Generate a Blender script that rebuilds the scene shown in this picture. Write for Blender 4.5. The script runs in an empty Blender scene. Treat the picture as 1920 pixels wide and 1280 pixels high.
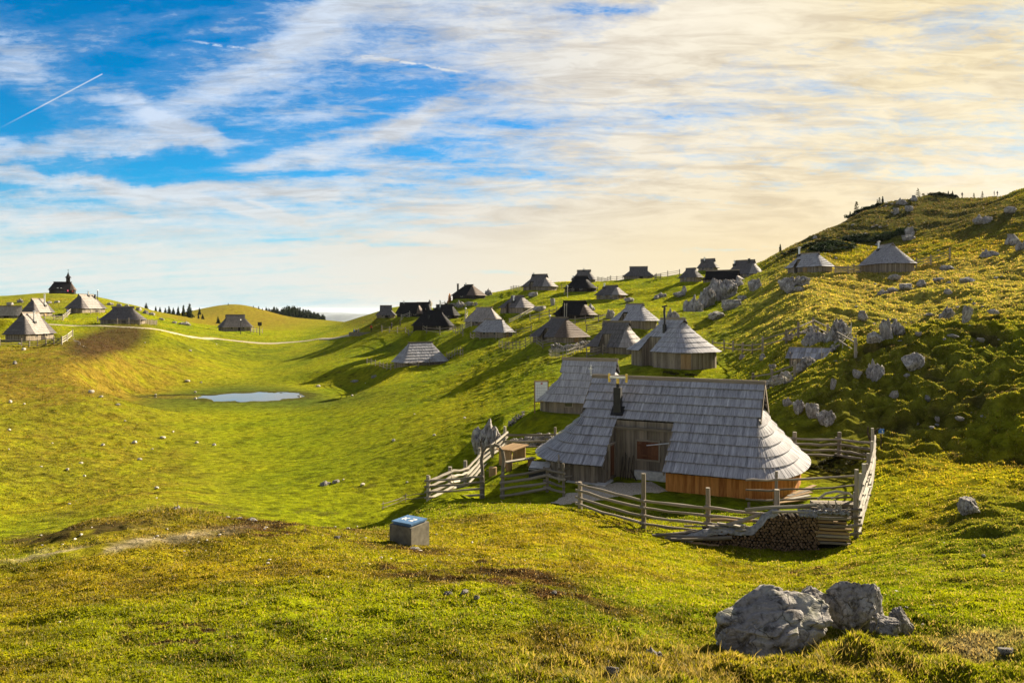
import bpy, bmesh, math, random
import numpy as np
from mathutils import Vector, Matrix
random.seed(7); RNG = np.random.default_rng(11)
F = 1387.0; CX = 960.0; HY = 580.0          # focal length and eye level, in photo pixels
SC = bpy.context.scene
COL = SC.collection
SUN_AZ = math.radians(46.0)                 # clockwise from +Y
SUN_EL = math.radians(25.5)
# ------------------------------------------------------------------ noise
def _h(ix, iy, seed):
    n = (ix.astype(np.int64)*374761393 + iy.astype(np.int64)*668265263 + seed*974634777) & 0xffffffff
    n = ((n ^ (n >> 13))*1274126177) & 0xffffffff
    return (n ^ (n >> 16)) & 0xffffffff
def perlin(x, y, seed=0):
    x = np.asarray(x, float); y = np.asarray(y, float)
    ix = np.floor(x); iy = np.floor(y); fx = x-ix; fy = y-iy
    u = fx*fx*fx*(fx*(fx*6-15)+10); v = fy*fy*fy*(fy*(fy*6-15)+10)
    def g(a, b, dx, dy):
        t = _h(ix+a, iy+b, seed)*(2*math.pi/4294967296.0)
        return np.cos(t)*dx+np.sin(t)*dy
    a = g(0, 0, fx, fy); b = g(1, 0, fx-1, fy); c = g(0, 1, fx, fy-1); d = g(1, 1, fx-1, fy-1)
    return (a+(b-a)*u+(c-a)*v+(a-b-c+d)*u*v)*1.5
def fbm(x, y, oct=4, seed=0, gain=.5):
    s = 0; a = 1; f = 1; n = 0
    for i in range(oct):
        s = s+a*perlin(x*f+i*17.3, y*f-i*9.1, seed+i); n += a; a *= gain; f *= 2.03
    return s/n
def sstep(a, b, x):
    t = np.clip((np.asarray(x, float)-a)/(b-a), 0, 1); return t*t*(3-2*t)
def at(px, py, D):
    return Vector(((px-CX)/F*D, D, -(py-HY)/F*D))
# ------------------------------------------------------------------ materials
MATS = {}
def nodes_of(m):
    m.use_nodes = True; nt = m.node_tree; nt.nodes.clear(); return nt
class N:
    def __init__(s, nt): s.nt = nt
    def new(s, t, **k):
        n = s.nt.nodes.new(t)
        for a, b in k.items(): setattr(n, a, b)
        return n
    def put(s, sock, v):
        if v is None: return
        if isinstance(v, bpy.types.NodeSocket): s.nt.links.new(v, sock)
        elif isinstance(v, (tuple, list)) and len(v) == 3 and sock.type == 'RGBA': sock.default_value = (*v, 1)
        else: sock.default_value = v
    def math(s, op, a, b=None, c=None, clamp=False):
        n = s.new('ShaderNodeMath', operation=op, use_clamp=clamp)
        s.put(n.inputs[0], a); s.put(n.inputs[1], b); s.put(n.inputs[2], c); return n.outputs[0]
    def mix(s, f, a, b, mode='MIX'):
        n = s.new('ShaderNodeMix', data_type='RGBA', blend_type=mode)
        s.put(n.inputs[0], f); s.put(n.inputs[6], a); s.put(n.inputs[7], b); return n.outputs[2]
    def noise(s, vec, scale, detail=4, rough=.55, dist=0, dim='3D'):
        n = s.new('ShaderNodeTexNoise', noise_dimensions=dim)
        s.put(n.inputs['Vector'], vec); n.inputs['Scale'].default_value = scale; n.inputs['Detail'].default_value = detail
        n.inputs['Roughness'].default_value = rough; n.inputs['Distortion'].default_value = dist; return n.outputs[0]
    def vmap(s, vec, scale=(1, 1, 1), loc=(0, 0, 0), rot=(0, 0, 0)):
        n = s.new('ShaderNodeMapping'); s.put(n.inputs[0], vec); n.inputs[1].default_value = loc
        n.inputs[2].default_value = rot; n.inputs[3].default_value = scale; return n.outputs[0]
    def ramp(s, f, stops):
        n = s.new('ShaderNodeValToRGB'); s.put(n.inputs[0], f); e = n.color_ramp.elements
        while len(e) < len(stops): e.new(.5)
        for i, (p, c) in enumerate(stops):
            e[i].position = p; e[i].color = (*c, 1) if isinstance(c, tuple) else (c, c, c, 1)
        return n.outputs[0]
    def mr(s, f, a, b, c=0., d=1.):
        n = s.new('ShaderNodeMapRange', clamp=True); s.put(n.inputs[0], f)
        for i, v in enumerate((a, b, c, d)): s.put(n.inputs[i+1], v)
        return n.outputs[0]
    def out(s, col, rough=.8, bump=None, bs=.5, bd=.02, spec=.3, metal=0., trans=None, disp=None):
        p = s.new('ShaderNodeBsdfPrincipled'); o = s.new('ShaderNodeOutputMaterial')
        s.put(p.inputs['Base Color'], col); s.put(p.inputs['Roughness'], rough)
        s.put(p.inputs['Specular IOR Level'], spec); s.put(p.inputs['Metallic'], metal)
        if bump is not None:
            b = s.new('ShaderNodeBump'); s.put(b.inputs['Height'], bump); b.inputs['Strength'].default_value = bs
            b.inputs['Distance'].default_value = bd; s.nt.links.new(b.outputs[0], p.inputs['Normal'])
        sh = p.outputs[0]
        if trans:
            t = s.new('ShaderNodeBsdfTranslucent'); s.put(t.inputs[0], trans[1])
            m = s.new('ShaderNodeMixShader'); m.inputs[0].default_value = trans[0]
            s.nt.links.new(sh, m.inputs[1]); s.nt.links.new(t.outputs[0], m.inputs[2]); sh = m.outputs[0]
        s.nt.links.new(sh, o.inputs[0]); return p
def newmat(name):
    m = bpy.data.materials.new(name); MATS[name] = m; return m, N(nodes_of(m))
def mat_flat(name, col, rough=.7, spec=.3, metal=0., var=.25, scale=6., bs=.3):
    m, n = newmat(name); tc = n.new('ShaderNodeTexCoord').outputs['Object']
    f = n.noise(tc, scale, 5, .6)
    c = n.mix(n.mr(f, .3, .7, 0, 1), tuple(x*(1-var) for x in col), tuple(min(1, x*(1+var)) for x in col))
    n.out(c, rough, bump=f, bs=bs, bd=.01, spec=spec, metal=metal); return m
def mat_wood(name, dark, light, rough=.85, spec=.15, moss=0., grain=14., lift=1.):
    # weathered boards: UV u runs across the boards in metres, v along them; 'tone' is one number per board
    m, n = newmat(name)
    uv = n.new('ShaderNodeUVMap').outputs[0]
    at_ = n.new('ShaderNodeAttribute', attribute_name='tone').outputs['Fac']
    g1 = n.noise(n.vmap(uv, (grain, .7, 1)), 1., 6, .65)
    g2 = n.noise(n.vmap(uv, (grain*4, 2.2, 1)), 1., 3, .6)
    g3 = n.noise(n.vmap(uv, (4.5, .3, 1)), 1., 3, .5)
    f = n.math('ADD', n.math('MULTIPLY', g1, .75), n.math('MULTIPLY', g2, .6))
    f = n.math('ADD', f, n.math('MULTIPLY', at_, .35))
    f = n.math('ADD', f, n.math('MULTIPLY', g3, .45))
    c = n.mix(n.mr(f, .80, 1.34, 0, 1), dark, light)
    if moss: c = n.mix(n.mr(g3, .55, .75, 0, moss), c, (.05, .06, .02))
    n.out(c, rough, bump=f, bs=.5*lift, bd=.015, spec=spec); return m
def build_materials():
    mat_wood('shingle_grey', (.13, .122, .13), (.58, .56, .565), rough=.8, spec=.10)
    mat_wood('shingle_pale', (.16, .135, .12), (.46, .41, .37), rough=.72, spec=.2)  # whole pale roofs, and the sunlit side of darker ones
    mat_wood('shingle_brown_lit', (.07, .048, .036), (.19, .135, .10), rough=.7, spec=.25)  # sunlit side of dark roofs: light put into the colour
    mat_wood('shingle_black', (.009, .008, .009), (.028, .025, .026), rough=.75, spec=.12)
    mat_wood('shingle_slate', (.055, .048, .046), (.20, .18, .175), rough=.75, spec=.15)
    mat_wood('board_grey', (.085, .068, .05), (.32, .26, .19), moss=.3)
    mat_wood('board_dark', (.012, .01, .009), (.045, .035, .03))
    mat_wood('board_orange', (.24, .08, .016), (.64, .28, .07), grain=10)
    mat_wood('board_tan', (.20, .12, .05), (.42, .28, .14))
    mat_wood('rail_wood', (.11, .09, .065), (.38, .32, .25), grain=20, moss=.4)
    mat_wood('rail_pale', (.18, .155, .12), (.50, .45, .36), grain=20)
    mat_wood('shutter_red', (.09, .035, .018), (.20, .085, .04))
    mat_flat('metal_black', (.02, .018, .016), .55, .4)
    mat_flat('metal_pale', (.62, .61, .58), .35, .5, metal=.4)
    mat_flat('brass', (.75, .52, .12), .35, .5, metal=.7, var=.1)
    mat_flat('concrete', (.17, .15, .11), .9, .2, var=.35, scale=5.)
    mat_flat('stone_pale', (.50, .45, .37), .9, .15, var=.35, scale=3.)
    mat_flat('plaster', (.55, .52, .47), .9, .2)
    mat_flat('paint_blue', (.07, .15, .27), .5, .35, var=.3)
    mat_flat('sign_blue', (.01, .14, .50), .5, .4, var=.1)
    mat_flat('paint_white', (.80, .80, .77), .6, .3, var=.05)
    mat_flat('paint_red', (.50, .04, .04), .6, .3, var=.1)
    mat_flat('glass_dark', (.03, .035, .04), .15, .6)
    mat_flat('plastic_sheet', (.26, .25, .24), .4, .4, var=.5, scale=9., bs=.8)
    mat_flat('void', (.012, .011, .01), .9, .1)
    mat_flat('log_end', (.18, .115, .07), .9, .1, var=.7, scale=14.)
    mat_flat('bark', (.06, .045, .03), .95, .1, var=.4, scale=12.)
    mat_flat('skin', (.45, .26, .18), .6, .3, var=.1)
    for nm, c in (('cloth_red', (.55, .05, .03)), ('cloth_dark', (.02, .022, .03)), ('cloth_pink', (.7, .08, .25)),
                  ('cloth_blue', (.05, .12, .35)), ('cloth_grey', (.2, .19, .18))): mat_flat(nm, c, .85, .1, var=.15)
    # limestone
    m, n = newmat('limestone'); tc = n.new('ShaderNodeTexCoord').outputs['Object']
    a = n.noise(tc, 1.3, 6, .62, .4); b = n.noise(n.vmap(tc, (1, 1, .45)), 5., 6, .65, .3); d = n.noise(tc, 22., 4, .6)
    c = n.ramp(a, [(.3, (.17, .152, .135)), (.5, (.33, .30, .275)), (.68, (.55, .52, .48))])
    dv = n.new('ShaderNodeVectorMath', operation='MULTIPLY_ADD'); n.put(dv.inputs[0], n.new('ShaderNodeTexNoise').outputs[1]); dv.inputs[1].default_value = (.5, .5, .5); n.put(dv.inputs[2], tc)
    def cracks(sc, sq):
        v = n.new('ShaderNodeTexVoronoi', feature='DISTANCE_TO_EDGE'); n.put(v.inputs['Vector'], n.vmap(dv.outputs[0], (1, 1, sq))); v.inputs['Scale'].default_value = sc; return v.outputs['Distance']
    k1 = cracks(1.7, .55); k2 = cracks(5.5, .7)
    c = n.mix(n.mr(b, .36, .50, 1, 0), c, (.07, .06, .05))
    c = n.mix(n.math('MULTIPLY', n.mr(k1, .0, .028, .9, 0), n.mr(a, .42, .56)), c, (.03, .026, .022))
    c = n.mix(n.math('MULTIPLY', n.mr(k2, .0, .03, .2, 0), n.mr(b, .45, .6)), c, (.05, .044, .038))
    c = n.mix(n.mr(d, .55, .7, 0, .35), c, (.52, .5, .46))
    nz = n.new('ShaderNodeNewGeometry').outputs['Normal']; sx = n.new('ShaderNodeSeparateXYZ'); n.nt.links.new(nz, sx.inputs[0])
    c = n.mix(n.math('MULTIPLY', n.mr(sx.outputs[2], .6, .95), n.mr(a, .5, .62, 0, .6)), c, (.09, .095, .02))
    hh = n.math('ADD', b, n.math('MULTIPLY', d, .35)); hh = n.math('ADD', hh, n.math('MULTIPLY', n.mr(k1, 0, .05), .5)); hh = n.math('ADD', hh, n.math('MULTIPLY', n.mr(k2, 0, .05), .12))
    n.out(c, .9, bump=hh, bs=.7, bd=.06, spec=.15)
    # foliage
    def fol(name, c1, c2, tr):
        m, n = newmat(name); tc = n.new('ShaderNodeTexCoord').outputs['Object']
        t = n.new('ShaderNodeAttribute', attribute_name='tone').outputs['Fac']
        c = n.mix(t, c1, c2); n.out(c, .75, spec=.15, trans=(tr, c))
    fol('needles', (.012, .022, .008), (.045, .065, .018), .2)
    fol('needles_olive', (.03, .033, .008), (.10, .085, .018), .3)
    fol('larch', (.45, .16, .01), (.75, .33, .03), .45)
    # grass blades: colour comes from the same land-cover colour as the turf under them
    m, n = newmat('grass_blades'); c = n.new('ShaderNodeAttribute', attribute_name='cover').outputs['Color']
    n.out(c, .6, spec=.25, trans=(.55, n.mix(1., c, (1.35, 1.25, .8), 'MULTIPLY')))
    # turf
    m, n = newmat('turf'); geo = n.new('ShaderNodeNewGeometry'); pos = geo.outputs['Position']
    c = n.new('ShaderNodeAttribute', attribute_name='cover').outputs['Color']
    n1 = n.noise(pos, 9., 5, .65); n2 = n.noise(pos, 1.4, 5, .6); n3 = n.noise(pos, 45., 3, .6)
    f = n.math('ADD', n.math('MULTIPLY', n1, .5), n.math('MULTIPLY', n2, .5))
    k = n.ramp(f, [(.34, .45), (.5, .95), (.66, 1.5)])
    c = n.mix(1., c, k, 'MULTIPLY')
    c = n.mix(n.mr(n3, .56, .72, 0, .35), c, n.mix(1., c, (1.6, 1.35, 1.3), 'MULTIPLY'))
    h = n.math('ADD', n.math('MULTIPLY', n1, .6), n.math('MULTIPLY', n2, 1.6))
    h = n.math('ADD', h, n.math('MULTIPLY', n3, .12))
    p = n.out(c, .95, bump=h, bs=.9, bd=.14, spec=.0)
    p.inputs['Sheen Weight'].default_value = .06; p.inputs['Sheen Roughness'].default_value = .5; p.inputs['Sheen Tint'].default_value = (.8, .85, .2, 1)
    # gravel, water, far mountains
    m, n = newmat('gravel'); pos = n.new('ShaderNodeNewGeometry').outputs['Position']
    v = n.noise(pos, 14., 5, .7); n.out(n.ramp(v, [(.35, (.24, .18, .11)), (.5, (.46, .38, .27)), (.66, (.66, .57, .44))]), .95, bump=v, bs=.6, bd=.03)
    m, n = newmat('path_gravel'); pos = n.new('ShaderNodeNewGeometry').outputs['Position']
    v = n.noise(pos, 2., 5, .7); n.out(n.ramp(v, [(.3, (.22, .18, .10)), (.7, (.50, .43, .29))]), .95, bump=v, bs=.4, bd=.03)
    m, n = newmat('water'); pos = n.new('ShaderNodeNewGeometry').outputs['Position']
    v = n.noise(n.vmap(pos, (.6, 2., 1)), 2.5, 3, .5)
    n.out((.02, .025, .02), .03, bump=v, bs=.05, bd=.01, spec=1.0)
    m, n = newmat('far_rock'); pos = n.new('ShaderNodeNewGeometry').outputs['Position']
    v = n.noise(pos, .002, 5, .6); n.out(n.ramp(v, [(.3, (.08, .10, .10)), (.7, (.26, .27, .26))]), .95)
    m, n = newmat('haze_air'); v = n.new('ShaderNodeVolumePrincipled'); v.inputs['Color'].default_value = (.80, .90, 1, 1)
    v.inputs['Density'].default_value = 2.6e-5; v.inputs['Anisotropy'].default_value = .1
    n.nt.links.new(v.outputs[0], n.new('ShaderNodeOutputMaterial').inputs['Volume'])
# ------------------------------------------------------------------ object helpers
def tag(o, label=None, cat=None, group=None, kind=None):
    for k, v in (('label', label), ('category', cat), ('group', group), ('kind', kind)):
        if v: o[k] = v
    return o
def empty(name, loc, rz=0., label=None, cat=None, group=None):
    o = bpy.data.objects.new(name, None); COL.objects.link(o); o.location = loc; o.rotation_euler = (0, 0, rz)
    o.empty_display_size = .3
    return tag(o, label, cat, group)
class MB:
    """Collects faces; build() links them as one mesh object."""
    def __init__(s): s.v = []; s.f = []; s.uv = []; s.tone = []; s.mi = []; s.m = 0
    def face(s, pts, uvs=None, tone=.5):
        b = len(s.v); s.v += [tuple(p) for p in pts]; s.f.append(tuple(range(b, b+len(pts))))
        s.uv += uvs if uvs else [(p[0]+p[1], p[2]) for p in pts]; s.tone.append(tone); s.mi.append(s.m)
    def box(s, c, d, rot=None, tone=None, long=2):
        # c centre, d full sizes, rot Matrix; long = the axis the grain follows
        t = random.random() if tone is None else tone
        hx, hy, hz = d[0]/2, d[1]/2, d[2]/2; c = Vector(c)
        P = [Vector((x*hx, y*hy, z*hz)) for x in (-1, 1) for y in (-1, 1) for z in (-1, 1)]
        W = [(rot @ p if rot else p)+c for p in P]; o = random.random()*40
        for q in ((0, 1, 3, 2), (4, 6, 7, 5), (0, 4, 5, 1), (2, 3, 7, 6), (0, 2, 6, 4), (1, 5, 7, 3)):
            uv = []
            for i in q:
                p = P[i]; oth = [p[k] for k in range(3) if k != long]; uv.append((oth[0]+oth[1]*1.3+o, p[long]+o))
            s.face([W[i] for i in q], uv, t)
    def bar(s, a, b, w, h=None, tone=None):
        a = Vector(a); b = Vector(b); d = b-a; L = d.length
        if L < 1e-5: return
        z = d.normalized(); up = Vector((0, 0, 1)) if abs(z.z) < .9 else Vector((0, 1, 0))
        x = up.cross(z).normalized(); y = z.cross(x)
        s.box((a+b)/2, (w, h or w, L), Matrix((x, y, z)).transposed(), tone)
    def tube(s, pts, r, n=6, tone=None, cap=True, rag=0.):
        pts = [Vector(p) for p in pts]; t = random.random() if tone is None else tone
        R = r if isinstance(r, (list, tuple)) else [r]*len(pts); rings = []; L = 0; o = random.random()*40; Ls = []
        for i, p in enumerate(pts):
            d = (pts[min(i+1, len(pts)-1)]-pts[max(i-1, 0)]).normalized()
            up = Vector((0, 0, 1)) if abs(d.z) < .9 else Vector((0, 1, 0))
            x = up.cross(d).normalized(); y = d.cross(x); L += (p-pts[i-1]).length if i else 0; Ls.append(L)
            rings.append([p+(x*math.cos(k*2*math.pi/n)+y*math.sin(k*2*math.pi/n))*R[i]*(1+rag*(random.random()-.5)) for k in range(n)])
        c = 2*math.pi*max(R)/n
        for i in range(len(pts)-1):
            for k in range(n):
                j = (k+1) % n
                s.face([rings[i][k], rings[i][j], rings[i+1][j], rings[i+1][k]],
                       [(k*c+o, Ls[i]+o), ((k+1)*c+o, Ls[i]+o), ((k+1)*c+o, Ls[i+1]+o), (k*c+o, Ls[i+1]+o)], t)
        if cap:
            s.face(rings[0][::-1], [(o, o)]*n, t); s.face(rings[-1], [(o, o)]*n, min(1, t+.2))
    def build(s, name, mat, parent=None, smooth=False):
        me = bpy.data.meshes.new(name); me.from_pydata(s.v, [], s.f); me.validate(clean_customdata=False)
        uv = me.uv_layers.new(name='UVMap')
        if len(uv.data) == len(s.uv): uv.data.foreach_set('uv', np.array(s.uv, dtype=np.float32).ravel())
        a = me.attributes.new('tone', 'FLOAT', 'FACE')
        if len(s.tone) == len(me.polygons): a.data.foreach_set('value', np.array(s.tone, dtype=np.float32))
        for m in (mat if isinstance(mat, (list, tuple)) else [mat]): me.materials.append(MATS[m])
        if len(s.mi) == len(me.polygons): me.polygons.foreach_set('material_index', s.mi)
        if smooth: me.polygons.foreach_set('use_smooth', [True]*len(me.polygons))
        o = bpy.data.objects.new(name, me); COL.objects.link(o); o.parent = parent
        return o
def np_mesh(name, V, Fq, mat, colors=None, smooth=True, tone=None):
    me = bpy.data.meshes.new(name); k = Fq.shape[1]
    me.vertices.add(len(V)); me.vertices.foreach_set('co', np.ascontiguousarray(V, dtype=np.float32).ravel())
    me.loops.add(Fq.size); me.loops.foreach_set('vertex_index', np.ascontiguousarray(Fq, dtype=np.int32).ravel())
    me.polygons.add(len(Fq)); me.polygons.foreach_set('loop_start', np.arange(0, Fq.size, k, dtype=np.int32))
    me.update(calc_edges=True)
    me.polygons.foreach_set('use_smooth', np.full(len(Fq), smooth))
    if colors is not None:
        a = me.attributes.new('cover', 'FLOAT_COLOR', 'POINT')
        a.data.foreach_set('color', np.ascontiguousarray(np.c_[colors, np.ones(len(V))], dtype=np.float32).ravel())
    if tone is not None:
        a = me.attributes.new('tone', 'FLOAT', 'POINT'); a.data.foreach_set('value', np.asarray(tone, dtype=np.float32))
    me.materials.append(MATS[mat]); o = bpy.data.objects.new(name, me); COL.objects.link(o); return o
# ------------------------------------------------------------------ the land: (distance, photo row) down twelve bearings
CTRL = {
 -260: [(5,1440),(8,1270),(12,1110),(18,1010),(26,985),(36,960),(50,850),(70,750),(100,690),(130,630),(165,600),(220,575),(300,558),(400,585),(620,600)],
 0: [(5,1450),(8,1285),(12,1130),(15,1072),(18,1031),(22,1036),(30,1012),(42,975),(55,900),(75,800),(105,700),(130,645),(150,624),(200,598),(250,570),(300,556),(350,560),(420,590),(620,620)],
 150: [(5,1450),(8,1283),(12,1120),(16,1040),(20,991),(26,1000),(36,985),(48,945),(65,860),(85,770),(110,690),(130,645),(160,615),(200,590),(250,567),(300,552),(350,557),(450,590),(620,615)],
 300: [(5,1450),(8,1282),(12,1115),(17,1030),(23,966),(28,966),(35,960),(50,932),(70,850),(95,770),(115,737),(135,690),(150,652),(160,626),(200,614),(230,605),(280,592),(330,585),(400,594),(520,600),(700,640)],
 450: [(5,1450),(8,1282),(12,1108),(17,1035),(22,983),(26,982),(34,985),(50,945),(75,845),(100,775),(119,743),(130,728),(150,700),(180,660),(200,642),(230,630),(260,620),(300,611),(360,600),(430,580),(470,571),(520,573),(700,620)],
 600: [(5,1455),(8,1290),(12,1110),(17,1040),(21,1000),(25,1000),(32,1000),(45,955),(65,870),(90,790),(115,735),(150,685),(190,648),(215,634),(250,622),(300,614),(360,608),(430,599),(500,601),(700,640)],
 750: [(5,1455),(8,1290),(12,1115),(16,1058),(20,1020),(24,1003),(29,985),(36,985),(45,925),(60,850),(85,770),(105,720),(125,683),(160,650),(190,625),(210,608),(240,585),(280,574),(350,600),(600,640)],
 900: [(5,1455),(8,1290),(12,1110),(16,1062),(20,1022),(24,990),(28,962),(31,946),(34,935),(38,902),(42,872),(60,800),(80,740),(105,680),(130,640),(150,612),(175,580),(190,561),(205,553),(260,585),(500,640)],
 1050: [(5,1455),(8,1290),(12,1125),(16,1066),(20,1020),(24,982),(29,953),(33,932),(37,894),(46,825),(56,772),(75,705),(95,650),(125,597),(150,565),(175,543),(200,528),(240,540),(400,600)],
 1200: [(5,1455),(8,1290),(12,1148),(16,1090),(20,1054),(23,1027),(27,991),(33,925),(42,850),(56,770),(72,705),(85,665),(105,620),(130,580),(155,550),(190,523),(210,524),(260,550),(400,600)],
 1350: [(5,1455),(8,1285),(10,1218),(12,1165),(15,1128),(19,1092),(22,1062),(25,1028),(33,925),(40,860),(55,770),(75,690),(90,645),(110,600),(130,565),(150,532),(165,520),(190,516),(240,535),(400,600)],
 1500: [(5,1450),(8,1285),(10,1220),(13,1148),(18,1098),(22,1062),(25,1032),(33,925),(40,850),(44,793),(48,737),(52,707),(58,690),(68,648),(80,602),(100,555),(125,512),(145,495),(170,464),(200,455),(240,480),(400,560)],
 1650: [(5,1450),(8,1285),(10,1210),(13,1120),(18,1070),(25,1005),(33,905),(38,842),(41,803),(45,735),(49,680),(54,640),(64,632),(86,595),(108,545),(130,511),(156,472),(172,458),(190,412),(205,391),(220,386),(260,410),(400,500)],
 1800: [(5,1450),(8,1285),(12,1150),(18,1050),(27,940),(35,862),(39,815),(43,748),(47,680),(51,632),(56,614),(64,606),(74,594),(90,568),(112,520),(136,480),(156,440),(168,418),(178,414),(196,385),(215,373),(255,392),(400,500)],
 1960: [(5,1445),(8,1280),(12,1140),(18,1030),(26,935),(33,862),(36,830),(40,765),(44,695),(48,638),(53,608),(62,592),(72,572),(86,550),(106,505),(128,452),(148,405),(168,357),(185,352),(220,372),(400,480)],
 2350: [(5,1400),(8,1230),(12,1080),(18,970),(30,810),(45,680),(62,600),(85,520),(115,450),(150,380),(185,330),(260,345),(400,450)],

 530: [(430,594),(480,592),(560,598)], 800: [(31,962),(34.2,938),(38,960),(42,940)], 850: [(36,913),(39,935),(44,912),(52,850)], 925: [(42.5,848),(46,865),(50,845)],
}
PTS = []
for px, rows in CTRL.items():
    for D, py in rows: PTS.append((px, D, py))
def _pts_extra():
    for h in HUTS: PTS.append(((h['l']+h['r'])/2, h['D']+h.get('dd', 3), h['by']-h.get('dy', 0)))
_TAB = None
def _uv(px, D): return px/300.0, np.log(D)*2.2
def solve_terrain():
    global _TAB
    P = np.array(PTS, float); u, v = _uv(P[:, 0], P[:, 1]); n = len(P)
    def K(r2): return np.where(r2 > 1e-12, r2*np.log(r2+1e-20), 0)
    r2 = (u[:, None]-u)**2+(v[:, None]-v)**2
    A = np.zeros((n+3, n+3)); A[:n, :n] = K(r2)+np.eye(n)*.012; A[:n, n:] = np.c_[np.ones(n), u, v]; A[n:, :n] = A[:n, n:].T
    w = np.linalg.solve(A, np.r_[P[:, 2], 0, 0, 0])
    gu = np.linspace(-300/300, 2400/300, 271); gv = np.linspace(math.log(4.5)*2.2, math.log(720)*2.2, 420)
    GU, GV = np.meshgrid(gu, gv); R = np.zeros(GU.shape)
    for i in range(n): R += w[i]*K((GU-u[i])**2+(GV-v[i])**2)
    R += w[n]+w[n+1]*GU+w[n+2]*GV
    _TAB = (gu, gv, R)
def base_row(px, D):
    gu, gv, R = _TAB; u, v = _uv(np.clip(px, -300, 2399), np.clip(D, 4.5, 719))
    a = (u-gu[0])/(gu[1]-gu[0]); b = (v-gv[0])/(gv[1]-gv[0])
    i = np.clip(np.floor(a).astype(int), 0, len(gu)-2); j = np.clip(np.floor(b).astype(int), 0, len(gv)-2); a = a-i; b = b-j
    return (R[j, i]*(1-a)+R[j, i+1]*a)*(1-b)+(R[j+1, i]*(1-a)+R[j+1, i+1]*a)*b
PADS = []      # (x, y, inner radius, outer radius, height)
WATER_Z = at(480, 743, 119).z
def base_z(X, Y):
    X = np.asarray(X, float); Y = np.asarray(Y, float); r = np.hypot(X, Y); th = np.arctan2(X, Y)
    tc = np.clip(th, math.radians(-42), math.radians(45)); px = np.tan(tc)*F+CX; D = np.maximum(r*np.cos(tc), .01)
    Dc = np.clip(D, 4.5, 700)
    z = -(base_row(px, Dc)-HY)/F*Dc
    z = np.where(D < 4.5, -1.75+(z+1.75)*(D/4.5), z)
    k = sstep(math.radians(60), math.radians(150), np.abs(th)); zb = -1.75+.02*np.minimum(r, 200)-sstep(200, 900, r)*60
    z = z*(1-k)+zb*k
    far = sstep(600, 3000, r); z = z*(1-far)+(-620)*far
    return z
def masks(X, Y, z):
    r = np.maximum(Y, .5); px = X/r*F+CX; py = HY-z/r*F
    px = np.where(Y < 1, -9999, px); return px, py
def ell(px, py, cx, cy, rx, ry, ang=0., soft=.6):
    a = math.radians(ang); dx = (px-cx); dy = (py-cy); x = (dx*math.cos(a)-dy*math.sin(a))/rx; y = (dx*math.sin(a)+dy*math.cos(a))/ry
    return 1-sstep(1-soft, 1+soft, np.sqrt(x*x+y*y))
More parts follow.
